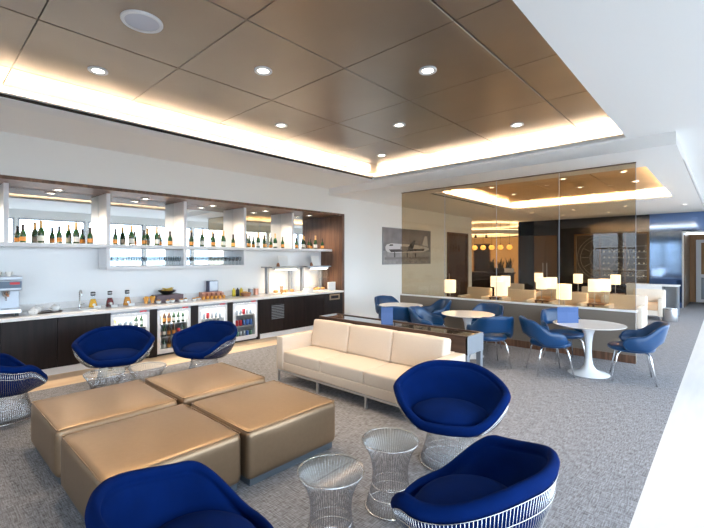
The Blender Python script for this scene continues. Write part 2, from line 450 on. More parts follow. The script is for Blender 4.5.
MB().lathe([(0, -0.006), (0.10, -0.004), (0.126, 0.0), (0.126, 0.008), (0, 0.008)], 40).build('grille', 'fabricg', sp, 1)
k = 0
for y in (9.6, 11.0, 12.4):
    for x in (-4.2, -2.6, -1.5):
        downlight(x, y, 3.408, 'small round downlight in the bronze ceiling beyond the glass partition', 'downlights beyond the glass', 22, 0.07)
for x, y in ((-0.88, 15.07), (-2.2, 14.4), (-3.6, 14.4), (-4.9, 14.4), (-2.9, 15.9), (-4.3, 15.9)):
    downlight(x, y, ZL - 0.012, 'small round downlight in the white ceiling before the dark far wall', 'downlights before the far wall', 14, 0.08)

# ------------------------------------------------------------------ bar in the niche
XF = -7.20                                   # front of the cabinets
XM = -8.03                                   # mirror
def sx(b): return 0.951 + 1.313 * b           # shelf dividers
bs = thing('splashback', 'pale blue white splashback panel behind the bar counter', 'wall panel')
MB().box(XM - 0.017, XM, -1.7, 7.515, 0.93, 1.96).build('panel', 'splash', bs)
MB().box(XM + .0005, XM + 0.02, -1.7, 7.515, 0.8765, 0.98).build('upstand', 'stone', bs)
ct = MB().box(XM, XF + 0.03, -1.7, 7.515, 0.83, 0.875, 0.004, 1)
tag(ct.build('countertop', 'stone'), 'long white stone countertop running the length of the bar', 'countertop')
# shelf units
DEPX = -7.60
for b in range(-2, 5):
    y0, y1 = sx(b), sx(b + 1)
    if b == 4: y1 = 7.545
    nm = {-2: 'outermost white bottle shelf unit left of the picture edge', -1: 'white bottle shelf unit above the coffee machine cut by the picture edge',
          0: 'white mirrored shelf unit of champagne above the sink', 1: 'white mirrored shelf unit with a glass rack below above the juice carafes',
          2: 'white mirrored shelf unit with a glass rack below above the napkin holder', 3: 'white mirrored shelf unit of champagne above the nearer sneeze guard',
          4: 'white mirrored shelf unit at the far end beside the walnut panel'}[b]
    u = thing('shelf_unit', nm, 'shelf', (0, 0, 0), 0, 'mirrored bottle shelves')
    MB().box(XM + 0.012, DEPX, y0 - 0.029, y1 - 0.031, 1.87, 1.93, 0.003, 1).build('shelf_board', 'white', u)
    MB().box(XM + 0.012, DEPX, y0 - 0.03, y0 + 0.03, 1.932, 2.78, 0.002, 1).build('divider', 'white', u)
    MB().box(XM + 0.001, XM + 0.011, y0 + 0.03, y1 - 0.031, 1.933, 2.775).build('mirror', 'mirror', u)
    if b in (1, 2):
        e = 0.03
        lb = MB().box(XM + 0.012, DEPX, y0 - e + .001, y1 + (e if b == 2 else -e), 1.505, 1.555, 0.003, 1)
        lb.box(XM + 0.012, DEPX, y0 - e + .001, y0 + e, 1.556, 1.869)
        if b == 2: lb.box(XM + 0.012, DEPX, y1 - e, y1 + e, 1.556, 1.868)
        lb.build('lower_box', 'white', u)
        MB().box(XM + 0.001, XM + 0.011, y0 + 0.03, y1 - 0.031, 1.56, 1.865).build('lower_mirror', 'mirror', u)
    ym = (y0 + y1) / 2
    downlight(-7.78, ym, 2.77, 'oval looking downlight over a champagne shelf bay of the bar', 'downlights in the bar niche', 60, 0.075, cone=150)
# champagne bottles
def bottle(name, h, r, foil, label):
    o = thing(name, 'x', 'bottle')
    s = h / 0.32
    MB().lathe([(0, 0), (r * .9, 0), (r, 0.01), (r, 0.135 * s), (r * .93, 0.165 * s), (r * .62, 0.20 * s), (r * .42, 0.225 * s), (r * .36, 0.25 * s), (r * .34, 0.30 * s), (r * .34, 0.312 * s), (0, 0.312 * s)], 20).build('glass_body', 'bottleg', o, 1)
    MB().lathe([(r * .50, 0.217 * s), (r * .45, 0.235 * s), (r * .41, 0.26 * s), (r * .41, 0.29 * s), (r * .44, 0.30 * s), (r * .40, 0.32 * s), (0, 0.322 * s)], 18, cap=False).build('foil', foil, o, 1)
    MB().lathe([(r * 1.012, 0.03 * s), (r * 1.012, 0.105 * s)], 20, cap=False).build('label', label, o, 1)
    return o
big = bottle('champagne_bottle', 0.345, 0.048, 'goldf', 'whitel')
small = bottle('champagne_bottle', 0.275, 0.041, 'darkf', 'orangel')
bays = [('o', 1.17), ('w', 1.39), ('o', 1.62), ('w', 1.85), ('o', 2.05)], [('o', 2.43), ('w', 2.69), ('o', 2.90), ('w', 3.13), ('o', 3.37)], \
       [('o', 3.79), ('w', 4.01), ('o', 4.26), ('w', 4.49), ('o', 4.72)], [('o', 5.12), ('w', 5.35), ('o', 5.53), ('w', 5.83), ('o', 6.04)], \
       [('o', 6.46), ('w', 6.67), ('o', 6.86), ('w', 7.10), ('o', 7.34)]
bayn = ['shelf bay above the sink', 'shelf bay above the juice carafes', 'shelf bay above the napkin holder', 'shelf bay above the nearer sneeze guard', 'shelf bay by the walnut panel']
used = set()
for bi, bay in enumerate(bays):
    cnt = {'o': 0, 'w': 0}
    for t, y in bay:
        src = big if t == 'w' else small
        k = cnt[t]; cnt[t] += 1
        w_ = ('leftmost', 'middle', 'rightmost')[k] if t == 'o' else ('left', 'right')[k]
        lb = ('%s small orange labelled bottle, %s' if t == 'o' else '%s tall white labelled champagne bottle, %s') % (w_, bayn[bi])
        loc = (-7.79 + random.uniform(-.01, .01), y, 1.931)
        if t not in used:
            used.add(t); o = src; o.location = loc; o['label'] = lb; o['group'] = 'champagne bottles on the bar shelf'
        else: o = dup(src, loc, random.uniform(-.4, .4), lb, 'champagne bottles on the bar shelf')
# pair in the bay at the picture edge
for y, n_ in ((0.05, 'left'), (0.72, 'right')):
    dup(small, (-7.79, y, 1.931), 0, '%s small champagne bottle in the shelf bay cut by the picture edge' % n_, 'champagne bottles on the bar shelf')
# wine glasses stacked in the lower boxes
wg = thing('wine_glass', 'x', 'glass', (0, 0, 0))
MB().lathe([(0.0, 0.002), (0.033, 0.0), (0.033, 0.004), (0.006, 0.008), (0.005, 0.07), (0.02, 0.085), (0.036, 0.12), (0.034, 0.17), (0.032, 0.17), (0.034, 0.12), (0.016, 0.088), (0, 0.082)], 14).build('bowl_and_stem', 'ware', wg, 1)
first = True
for b in (1, 2):
    y0 = sx(b) + 0.09; n = 14
    for i in range(n):
        for j in range(2):
            loc = (-7.66 - 0.10 * j, y0 + i * (1.313 - 0.18) / (n - 1), 1.556)
            lb = 'clear stemmed wine glass in the glass rack %s' % ('above the juice carafes' if b == 1 else 'above the napkin holder')
            gp = 'wine glasses in the %s rack' % ('left' if b == 1 else 'right')
            if first: wg.location = loc; wg['label'] = lb; wg['group'] = gp; first = False
            else: dup(wg, loc, 0, lb, gp)

# base cabinets
def cabinet(y0, y1, label, doors):
    o = thing('base_cabinet', label, 'cabinet', (0, 0, 0), 0, 'dark base cabinets under the bar')
    MB().box(XM + 0.05, XF - 0.03, y0 + 0.002, y1 - 0.002, 0.10, 0.828).build('carcass', 'darkwood', o)
    MB().box(XM + 0.05, XF - 0.01, y0 + 0.002, y1 - 0.002, 0.0, 0.098).build('toe_kick', 'white', o)
    n = doors
    for i in range(n):
        a = y0 + (y1 - y0) * i / n; b = y0 + (y1 - y0) * (i + 1) / n
        MB().box(XF - 0.028, XF, a + 0.003, b - 0.003, 0.105, 0.825, 0.002, 1).build('door', 'darkwood', o)
    return o
cabinet(-1.65, 0.85, 'dark wood base cabinet under the coffee machine at the picture edge', 3)
cabinet(0.85, 2.10, 'dark wood base cabinet under the sink behind the blue chair', 2)
cg = cabinet(5.00, 6.22, 'dark wood base cabinet with a vent grille right of the fridges', 2)
cf = cabinet(6.22, 7.50, 'dark wood base cabinet with a brass outlet plate at the far end of the bar', 2)
g = MB().box(XF + 0.001, XF + 0.008, 5.27, 5.62, 0.37, 0.70)
vg = g.build('vent_panel', 'black', cg)
g = MB()
for i in range(9): g.box(XF + 0.008, XF + 0.020, 5.28, 5.61, 0.385 + i * 0.034, 0.400 + i * 0.034)
g.build('slats', 'greym', vg)
op = MB().box(XF + 0.001, XF + 0.010, 7.02, 7.38, 0.66, 0.80, 0.003, 1).build('outlet_plate', mat('brass plate', lin(150, 132, 108), 0.35, metal=0.7), cf)
MB().box(XF + 0.010, XF + 0.013, 7.07, 7.33, 0.695, 0.765).build('sockets', 'darkwood', op)
for y0, y1 in ((2.10, 2.17), (2.78, 2.89), (3.50, 3.63), (4.24, 4.35), (4.94, 5.00)):
    pass
def fridge(y0, y1, label):
    o = thing('glass_door_fridge', label, 'fridge', (0, 0, 0), 0, 'under counter glass door fridges')
    b = MB()
    b.box(XM + 0.05, XF - 0.04, y0, y0 + 0.03, 0.03, 0.825); b.box(XM + 0.05, XF - 0.04, y1 - 0.03, y1, 0.03, 0.825)
    b.box(XM + 0.05, XF - 0.04, y0 + .03, y1 - .03, 0.03, 0.08); b.box(XM + 0.05, XF - 0.04, y0 + .03, y1 - .03, 0.79, 0.825)
    b.box(XM + 0.05, XM + 0.08, y0 + .03, y1 - .03, 0.08, 0.79)
    b.build('cabinet_body', 'white', o)
    b = MB()
    b.box(XF - 0.038, XF, y0, y0 + 0.055, 0.06, 0.785, 0.004, 1); b.box(XF - 0.038, XF, y1 - 0.055, y1, 0.06, 0.785, 0.004, 1)
    b.box(XF - 0.038, XF, y0 + 0.055, y1 - 0.055, 0.06, 0.12, 0.004, 1); b.box(XF - 0.038, XF, y0 + 0.055, y1 - 0.055, 0.735, 0.785, 0.004, 1)
    df = b.build('door', 'white', o)
    MB().box(XF - 0.022, XF - 0.016, y0 + 0.055, y1 - 0.055, 0.12, 0.735).build('door_glass', 'clear', df)
    MB().box(XF - 0.038, XF + 0.004, y0, y1, 0.79, 0.826, 0.003, 1).build('control_strip', 'greym', o)
    bd = MB().box(XF + 0.004, XF + 0.008, y1 - 0.16, y1 - 0.05, 0.797, 0.82).build('badge', 'red', o)
    for z in (0.30, 0.53): MB().box(XM + 0.1, XF - 0.06, y0 + 0.035, y1 - 0.035, z, z + 0.012).build('wire_shelf', 'steel', o)
    MB().box(XM + 0.3, XF - 0.08, y0 + 0.05, y1 - 0.05, 0.765, 0.785).build('interior_light', 'fridgel', o)
    MB().box(XM + 0.1, XF - 0.04, y0, y1, 0.0, 0.03).build('plinth', 'black', o)
    area('fridge_glow', (XF - 0.2, (y0 + y1) / 2, 0.755), (0.2, 0.4), (1, 0.97, 0.9), 6)
FR = [(2.18, 2.77, 'leftmost glass door fridge behind the first blue lounge chair'), (2.90, 3.49, 'second glass door fridge from the left holding beer bottles'),
      (3.64, 4.23, 'third glass door fridge partly hidden by a blue lounge chair'), (4.36, 4.93, 'rightmost glass door fridge with red and blue cans')]
for a in FR: fridge(*a)
fil = 0
for y0, y1, lb in ((2.10, 2.178, 'left of the first fridge'), (2.772, 2.898, 'between the first and second fridges'), (3.492, 3.638, 'between the second and third fridges'), (4.232, 4.358, 'between the third and fourth fridges'), (4.932, 4.998, 'right of the last fridge')):
    tag(MB().box(XM + 0.05, XF - 0.005, y0, y1, 0, 0.828).build('filler_panel', 'darkwood'), 'narrow dark wood panel %s' % lb, 'panel')
# drinks inside the fridges
def beer(name, body, label, cap):
    o = thing(name, 'x', 'bottle')
    MB().lathe([(0, 0), (0.029, 0), (0.031, 0.006), (0.031, 0.11), (0.024, 0.14), (0.013, 0.165), (0.012, 0.195), (0, 0.195)], 14).build('glass_body', body, o, 1)
    MB().lathe([(0.0318, 0.03), (0.0318, 0.09)], 14, cap=False).build('label', label, o, 1)
    MB().lathe([(0.0145, 0.19), (0.0145, 0.203), (0, 0.205)], 12, cap=False).build('cap', cap, o, 1)
    return o
def can(name, body):
    o = thing(name, 'x', 'can')
    MB().lathe([(0, 0), (0.024, 0), (0.031, 0.01), (0.031, 0.105), (0.026, 0.118), (0, 0.116)], 14).build('body', body, o, 1)
    MB().lathe([(0.0, 0.1165), (0.0265, 0.1185), (0.0265, 0.1215), (0, 0.1175)], 12).build('lid', 'steel', o, 1)
    return o
dr = dict(yel=beer('beer_bottle', 'yellow', 'whitel', 'goldf'), brn=beer('beer_bottle', 'brownb', 'orangel', 'goldf'), blk=beer('beer_bottle', 'bottleg', 'whitel', 'darkf'),
          red=can('soda_can', 'red'), blu=can('soda_can', 'blue'), grn=can('soda_can', 'green'), sil=can('soda_can', 'silver'), clr=beer('water_bottle', 'splash', 'blue', 'white'))
dn = dict(yel='yellow bottle', brn='orange labelled brown beer bottle', blk='white labelled dark green beer bottle', red='red soda can', blu='blue soda can', grn='green soda can', sil='silver soda can', clr='clear water bottle')
fn = ['leftmost fridge', 'second fridge from left', 'third fridge from left', 'rightmost fridge']
fill = [({.543: 'yel sil sil sil blk blk', .313: 'brn brn blk blk brn brn', .082: 'sil sil blu blu sil sil'}),
        ({.543: 'yel brn brn blk blk blk', .313: 'brn blk brn brn red blk', .082: 'blk blk brn brn blk blk'}),
        ({.543: 'sil sil red sil sil sil', .313: 'clr clr clr clr clr clr', .082: 'grn grn sil sil grn grn'}),
        ({.543: 'sil sil sil red sil sil', .313: 'red red red blu blu blu', .082: 'grn grn sil sil blu grn'})]
shn = {.543: 'top', .313: 'middle', .082: 'bottom'}
usedd = set()
for fi, shs in enumerate(fill):
    y0, y1, _ = FR[fi]
    for z, items in shs.items():
        it = items.split()
        for i, kx in enumerate(it):
            y = y0 + 0.085 + i * (y1 - y0 - 0.17) / 5
            loc = (XF - 0.13, y, z + 0.0005)
            same = it.count(kx)
            lb = '%s on the %s shelf, %s' % (dn[kx], shn[z], fn[fi])
            gp = None
            if same > 1: gp = '%ss on the %s level of the %s' % (dn[kx].split(' with')[0], shn[z], fn[fi])
            o = dr[kx]
            if kx not in usedd: usedd.add(kx); o.location = loc; o['label'] = lb
            else:
                o = dup(o, loc, 0, lb)
            if gp: o['group'] = gp
            elif 'group' in o: del o['group']

# things on the counter
ZT = 0.876
cm = thing('coffee_machine', 'silver espresso machine with blue panel standing on the counter at left edge', 'coffee machine', (-7.68, 0.77, ZT)); cm.scale = (1, 1, 1.28)
MB().box(-0.26, 0.26, -0.34, 0.34, 0.40, 0.44, 0.008, 2).build('top_tray', 'silver', cm)
MB().box(-0.26, 0.02, -0.34, 0.34, 0.03, 0.40, 0.01, 2).build('body', 'silver', cm)
MB().box(0.02, 0.24, -0.34, 0.34, 0.28, 0.40, 0.012, 2).build('head', 'silver', cm)
MB().box(0.02, 0.26, -0.33, 0.33, 0.03, 0.08, 0.006, 2).build('drip_tray', 'steel', cm)
hp = MB().box(0.24, 0.248, -0.33, 0.33, 0.31, 0.385).build('control_panel', mat('blue grey panel', lin(84, 106, 130), 0.3), cm)
MB().box(0.248, 0.251, 0.20, 0.31, 0.350, 0.375).build('badge', 'red', hp)
MB().lathe([(0.0, 0.0), (0.015, 0.0), (0.015, 0.006), (0, 0.006)], 12, (0.252, 0.0, 0.345)).build('button', 'white', hp)
for y in (-0.17, 0.17):
    pf = MB().lathe([(0, 0.21), (0.03, 0.215), (0.045, 0.24), (0.05, 0.28), (0, 0.28)], 20, (0.14, y, 0)).build('group_head', 'nickel', cm, 1)
    MB().tube([(0.17, y, 0.25), (0.30, y, 0.235), (0.34, y, 0.232)], [0.010, 0.014, 0.012], 10).build('portafilter_handle', 'wicker', pf, 1)
    MB().lathe([(0.012, 0.17), (0.014, 0.21)], 10, (0.14, y, 0)).build('spout', 'nickel', pf, 1)
for fx in (-0.2, 0.2):
    for fy in (-0.28, 0.28):
        MB().lathe([(0.022, 0.0), (0.018, 0.03)], 12, (fx, fy, 0)).build('foot', 'black', cm, 1)
MB().lathe([(0.09, 0.44), (0.10, 0.50), (0.07, 0.56), (0, 0.56)], 20, (-0.08, -0.14, 0)).build('bean_hopper', 'splash', cm, 1)
MB().lathe([(0.10, 0.56), (0.105, 0.58), (0, 0.59)], 20, (-0.08, -0.14, 0), cap=False).build('hopper_lid', 'black', cm, 1)
cup = thing('coffee_cup', 'x', 'cup')
MB().lathe([(0, 0.004), (0.022, 0.0), (0.036, 0.03), (0.042, 0.062), (0.039, 0.062), (0.033, 0.03), (0, 0.008)], 20).build('bowl', 'porcelain', cup, 1)
MB().tube([(0.036, 0, 0.05), (0.056, 0, 0.048), (0.058, 0, 0.03), (0.034, 0, 0.022)], 0.005, 8).build('handle', 'porcelain', cup, 1)
cpos = [(-7.52, 0.85), (-7.53, 0.97), (-7.63, 0.87), (-7.64, 0.99), (-7.54, 0.72)]
for i, (x, y) in enumerate(cpos):
    lb = 'white coffee cup warming on top of the espresso machine'
    if i == 0: cup.location = (x, y, ZT + 0.441 * 1.28); cup['label'] = lb; cup['group'] = 'cups on the espresso machine'
    else: dup(cup, (x, y, ZT + 0.441 * 1.28), i * 1.3, lb, 'cups on the espresso machine')
tr = MB().lathe([(0, 0), (0.20, 0), (0.21, 0.012), (0.205, 0.014), (0.195, 0.006), (0, 0.006)], 32, (0, 0, 0), 0.62, 1.0).build('tray', 'conswood', None, 1, (-7.60, 1.42, ZT))
tag(tr, 'oval dark wooden tray of white teapots between coffee machine and sink', 'tray')
tp = thing('teapot', 'x', 'teapot')
MB().lathe([(0, 0), (0.035, 0), (0.062, 0.03), (0.064, 0.055), (0.045, 0.085), (0.028, 0.092), (0, 0.092)], 22).build('body', 'porcelain', tp, 1)
MB().lathe([(0.030, 0.0925), (0.018, 0.104), (0.008, 0.106), (0.011, 0.116), (0, 0.122)], 16, cap=False).build('lid', 'porcelain', tp, 1)
MB().tube([(0.058, 0, 0.035), (0.082, 0, 0.05), (0.095, 0, 0.08)], [0.013, 0.010, 0.008], 10).build('spout', 'porcelain', tp, 1)
MB().tube([(-0.058, 0, 0.07), (-0.09, 0, 0.068), (-0.092, 0, 0.035), (-0.06, 0, 0.03)], 0.006, 8).build('handle', 'porcelain', tp, 1)
for i, (x, y, zz, lb) in enumerate(((-7.60, 1.30, .006, 'left white teapot on the oval wooden tray'), (-7.61, 1.53, .006, 'right white teapot on the oval wooden tray'), (-7.42, 1.235, 0, 'white teapot standing on the counter beside the espresso machine'))):
    if i == 0: tp.location = (x, y, ZT + zz); tp['label'] = lb; tp['group'] = 'white teapots by the sink'; tp.rotation_euler.z = 2
    else: dup(tp, (x, y, ZT + zz), 1.2 + i, lb, 'white teapots by the sink')
fa = thing('faucet', 'slim chrome gooseneck faucet over the bar sink', 'faucet', (-7.80, 1.90, ZT))
MB().lathe([(0.026, 0), (0.024, 0.02), (0.014, 0.03), (0.012, 0.06), (0, 0.06)], 16).build('base', 'nickel', fa, 1)
MB().tube([(0, 0, 0.05), (0, 0, 0.24)] + [(0.06 - 0.06 * cos(a), 0, 0.24 + 0.06 * sin(a)) for a in [PI * i / 8 for i in range(1, 9)]] + [(0.12, 0, 0.20)], 0.011, 12).build('spout', 'nickel', fa, 1)
MB().tube([(0, 0.01, 0.05), (0, 0.07, 0.075)], 0.006, 8).build('lever', 'nickel', fa, 1)
sk = tag(MB().lathe([(0, 0.002), (0.10, 0.004), (0.135, 0.016), (0.14, 0.014), (0.14, 0.0), (0, 0)], 28, (-7.52, 1.95, ZT)).build('sink_basin', 'porcelain', None, 1), 'shallow round white basin in front of the chrome faucet', 'sink')
def carafe(juice, lb, x, y, gp):
    o = thing('juice_carafe', lb, 'carafe', (x, y, ZT), 0, gp)
    MB().lathe([(0, 0), (0.062, 0), (0.066, 0.01), (0.055, 0.09), (0.034, 0.165), (0.026, 0.20), (0.03, 0.235), (0.028, 0.235), (0.024, 0.20), (0, 0.19)], 24).build('glass', 'clear', o, 1)
    MB().lathe([(0, 0.004), (0.060, 0.004), (0.063, 0.012), (0.052, 0.09), (0.034, 0.15), (0, 0.15)], 24).build('juice', juice, o, 1)
    MB().lathe([(0.031, 0.205), (0.036, 0.21), (0.036, 0.262), (0.02, 0.268), (0, 0.268)], 18).build('lid', 'black', o, 1)
    MB().lathe([(0.0366, 0.228), (0.0366, 0.242)], 18, cap=False).build('lid_band', 'steel', o, 1)
    MB().lathe([(0.0, 0.0), (0.022, 0.0), (0.022, 0.002), (0, 0.002)], 16, (0, 0, 0)).build('sticker', 'whitel', o, 1)
    st = kids(o)[-1]; st.rotation_euler = (0, PI / 2 - 0.2, 0); st.location = (0.059, 0, 0.06)
    cd = MB().box(-0.002, 0.002, -0.05, 0.05, 0, 0.045, 0, 1, Matrix.Rotation(-0.35, 4, 'Y')).build('name_card', 'paper', None, False, (x + 0.13, y + 0.03, ZT + 0.0005))
    tag(cd, 'small white name card leaning in front of the %s' % {'juiceo': 'orange juice carafe', 'juicer': 'dark berry juice carafe', 'juicea': 'amber apple juice carafe'}[juice], 'card', 'name cards by the juice carafes')
carafe('juiceo', 'black lidded carafe of yellow orange juice, leftmost of the carafes', -7.68, 2.06, 'juice carafes on the counter')
carafe('juicer', 'black lidded carafe of dark red berry juice, middle carafe', -7.68, 2.31, 'juice carafes on the counter')
carafe('juicea', 'black lidded carafe of amber apple juice, right of the red one', -7.68, 2.58, 'juice carafes on the counter')
for i, (y, lb) in enumerate(((2.91, 'left orange flared glass of dried fruit beside the plum riser'), (3.02, 'right orange flared glass of dried fruit beside the plum riser'))):
    o = thing('fruit_glass', lb, 'glass', (-7.72, y, ZT), 0, 'orange flared glasses')
    MB().lathe([(0, 0), (0.03, 0), (0.03, 0.006), (0.026, 0.02), (0.052, 0.11), (0.048, 0.11), (0, 0.03)], 20).build('glass', 'amber', o, 1)
    f_ = MB()
    for q in range(7): f_.lathe([(0, -0.016), (0.014, -0.008), (0.016, 0), (0.014, 0.008), (0, 0.016)], 8, (random.uniform(-.028, .028), random.uniform(-.028, .028), 0.108 + random.uniform(0, .012)))
    f_.build('fruit', 'juiceo', o, 1)
tag(MB().box(-7.98, -7.72, 3.10, 3.60, ZT, ZT + 0.13, 0.006, 2).build('display_riser', 'purple'), 'plum coloured wooden riser under the black fruit bowl', 'riser')
fb = tag(MB().lathe([(0, 0), (0.07, 0), (0.10, 0.02), (0.165, 0.075), (0.16, 0.078), (0.10, 0.03), (0, 0.012)], 32, (-7.85, 3.34, ZT + 0.13)).build('fruit_bowl', 'blackb', None, 1), 'wide black bowl of bananas on the plum riser', 'bowl')
bn0 = None
for i in range(6):
    pts = []
    for q in range(7):
        th = -0.8 + 1.6 * q / 6
        pts.append((0.13 * sin(th), 0, 0.10 * (1 - cos(th))))
    o = MB().tube(pts, [0.005, 0.012, 0.015, 0.016, 0.015, 0.011, 0.005], 8).build('banana', 'banana', None, 1, (-7.85 + 0.040 * ((i % 3) - 1) + (0.006 if i > 2 else 0), 3.34 + 0.01 * (i % 2), ZT + 0.175 + (0.036 if i > 2 else 0) + 0.016))
    o.rotation_euler = (0, 0, PI / 2 + (0.06 if i > 2 else -0.06))
    tag(o, 'yellow banana piled in the black fruit bowl', 'banana', 'bananas in the black bowl')
# little bowls of snacks before the riser
sb = thing('snack_bowl', 'x', 'bowl')
MB().lathe([(0, 0), (0.03, 0), (0.052, 0.045), (0.049, 0.046), (0.028, 0.006), (0, 0.006)], 18).build('bowl', 'porcelain', sb, 1)
f_ = MB()
for q in range(9): f_.lathe([(0, -0.012), (0.013, -0.006), (0.015, 0.002), (0.010, 0.012), (0, 0.016)], 8, (random.uniform(-.025, .025), random.uniform(-.025, .025), 0.042 + random.uniform(0, .01)))
f_.build('snacks', 'pastry', sb, 1)
names = ['first', 'second', 'third', 'fourth', 'fifth', 'sixth', 'seventh']
for i in range(7):
    loc = (-7.60 + 0.10 * (i % 2) , 3.08 + 0.125 * i, ZT); lb = '%s small white snack bowl from the left in front of the plum riser' % names[i]
    if i == 0: sb.location = loc; sb['label'] = lb; sb['group'] = 'white snack bowls on the counter'
    else: dup(sb, loc, i, lb, 'white snack bowls on the counter')
# copper mugs, napkin holder
mg = thing('copper_mug', 'x', 'mug')
MB().lathe([(0, 0), (0.038, 0), (0.042, 0.008), (0.042, 0.10), (0.039, 0.10), (0.038, 0.01), (0, 0.01)], 18).build('body', 'copper', mg, 1)
MB().tube([(0.04, 0, 0.085), (0.068, 0, 0.08), (0.068, 0, 0.03), (0.04, 0, 0.022)], 0.005, 8).build('handle', 'copper', mg, 1)
for i in range(5):
    loc = (-7.80, 4.06 + 0.10 * i, ZT); lb = '%s copper mug from the left in the row below the napkin holder' % names[i]
    if i == 0: mg.location = loc; mg['label'] = lb; mg['group'] = 'copper mugs on the counter'
    else: dup(mg, loc, 0, lb, 'copper mugs on the counter')
og = thing('tea_light_glass', 'x', 'glass')
MB().lathe([(0, 0), (0.026, 0), (0.032, 0.06), (0.029, 0.06), (0.024, 0.006), (0, 0.006)], 16).build('glass', 'amber', og, 1)
for i in range(6):
    loc = (-7.62, 3.95 + 0.09 * i, ZT); lb = '%s little amber glass from the left in front of the copper mugs' % names[i]
    if i == 0: og.location = loc; og['label'] = lb; og['group'] = 'amber glasses before the copper mugs'
    else: dup(og, loc, 0, lb, 'amber glasses before the copper mugs')
tag(MB().box(-8.0, -7.86, 4.05, 4.50, ZT, ZT + 0.12, 0.004, 1).build('mug_riser', 'copper'), 'low copper coloured riser behind the mugs', 'riser')
nh = thing('napkin_holder', 'upright black and silver napkin holder above the copper mugs', 'napkin holder', (-7.93, 4.31, ZT + 0.12))
MB().box(-0.05, 0.05, -0.11, 0.11, 0, 0.23, 0.006, 2).build('casing', mat('dark blue casing', lin(50, 56, 90), 0.3), nh)
MB().box(0.05, 0.058, -0.085, 0.095, 0.02, 0.22, 0.003, 1).build('front_plate', mat('satin plate', lin(206, 214, 226), 0.25, metal=0.5), nh)
for i, (m_, cap, y, lb) in enumerate((('yellow', 'yellow', 4.74, 'left yellow bottle beside the black bottle on the counter'), ('black', 'black', 4.83, 'black bottle between two yellow bottles on the counter'), ('yellow', 'yellow', 4.92, 'right yellow bottle beside the wicker basket'))):
    o = thing('syrup_bottle', lb, 'bottle', (-7.80, y, ZT), 0, 'bottles by the wicker basket')
    MB().lathe([(0, 0), (0.034, 0), (0.036, 0.008), (0.036, 0.13), (0.028, 0.145), (0, 0.147)], 16).build('body', m_, o, 1)
    MB().lathe([(0.016, 0.145), (0.014, 0.175), (0, 0.178)], 12, cap=False).build('cap', cap, o, 1)
bk = tag(MB().lathe([(0, 0), (0.09, 0), (0.12, 0.07), (0.115, 0.072), (0.085, 0.01), (0, 0.01)], 24, (-7.66, 4.95, ZT)).build('wicker_basket', 'wicker', None, 1), 'round wicker basket on the counter right of the yellow bottles', 'basket')
for i in range(5):
    o = MB().rbox(-0.04, 0.04, -0.03, 0.03, 0, 0.035, 0.012, n=2).build('bread_roll', 'pastry', None, 2, (-7.66 + 0.05 * cos(i * 1.3), 4.95 + 0.05 * sin(i * 1.3), ZT + 0.035 + 0.008 * i))
    o.rotation_euler.z = i; tag(o, 'small bread roll in the round wicker basket', 'bread', 'rolls in the wicker basket')
for i, (y, m_, lb) in enumerate(((5.16, 'greym', 'grey canister right of the wicker basket'), (5.30, 'copper', 'pale copper canister next to the grey canister'))):
    o = thing('canister', lb, 'canister', (-7.80, y, ZT))
    MB().lathe([(0, 0), (0.055, 0), (0.055, 0.14), (0, 0.14)], 20).build('body', m_, o, 1)
    MB().lathe([(0.057, 0.14), (0.057, 0.158), (0, 0.162)], 20, cap=True).build('lid', 'white', o, 1)
# heated sneeze guards with food
def sneeze(y0, y1, lb, which):
    o = thing('sneeze_guard', lb, 'food warmer', (-7.72, (y0 + y1) / 2, ZT), 0, 'heated sneeze guards on the counter')
    hw = (y1 - y0) / 2
    MB().box(-0.18, 0.24, -hw - 0.12, hw + 0.06, 0.60, 0.625, 0.003, 1).build('canopy', 'greym', o)
    MB().box(0.14, 0.20, -hw, hw, 0.555, 0.598).build('heat_lamp_rail', 'steel', o)
    MB().box(0.145, 0.195, -hw + 0.05, hw - 0.05, 0.545, 0.554).build('heat_lamp', 'heatl', o)
    for s_ in (-1, 1): MB().box(-0.16, -0.06, s_ * hw - 0.03, s_ * hw + 0.03, 0.0, 0.60, 0.003, 1).build('post', 'greym', o)
    MB().box(0.205, 0.211, -hw, hw, 0.12, 0.60).build('glass_front', 'clear', o)
    MB().box(-0.15, 0.18, -hw, hw, 0.0, 0.02, 0.004, 1).build('warming_plate', 'stone', o)
    area('heat_lamp_glow', (-7.55, (y0 + y1) / 2, ZT + 0.54), (0.08, hw * 1.6), (1, 0.76, 0.52), 5)
    kd = 'nearer' if which == 0 else 'farther'
    h = thing('sign_holder', 'wooden block holding a sloping white sign on the %s sneeze guard' % kd, 'sign', (-7.66, (y0 + y1) / 2 + 0.02, ZT + 0.6255), 0, 'sign holders on the sneeze guards')
    MB().lathe([(0, 0), (0.04, 0), (0.035, 0.05), (0.015, 0.085), (0, 0.09)], 14, (0.0, -0.17, 0)).build('block', 'wicker', h, 1)
    MB().box(-0.004, 0.004, -0.14, 0.14, 0.0, 0.26, 0, 1, Matrix.Rotation(-0.25, 4, 'Y')).build('card', 'paper', h)
    n = 4
    for i in range(n):
        y = y0 + 0.12 + (y1 - y0 - 0.24) * i / (n - 1)
        q = MB().rbox(-0.05, 0.05, -0.045, 0.045, 0, 0.06, 0.024, n=2).build('pastry', 'pastry', None, 2, (-7.66 + 0.05 * (i % 2), y, ZT + 0.021))
        q.rotation_euler.z = i * 0.9
        tag(q, 'golden pastry laid out under the %s sneeze guard' % kd, 'pastry', 'pastries under the %s sneeze guard' % kd)
sneeze(5.62, 6.30, 'glass sneeze guard nearer to the fridges with a heat lamp over pastries', 0)
sneeze(6.68, 7.30, 'glass sneeze guard at the far end beside the walnut panel', 1)
nb = thing('napkin_stack', 'stack of white napkins on the counter between the two sneeze guards', 'napkins', (-7.40, 6.50, ZT))
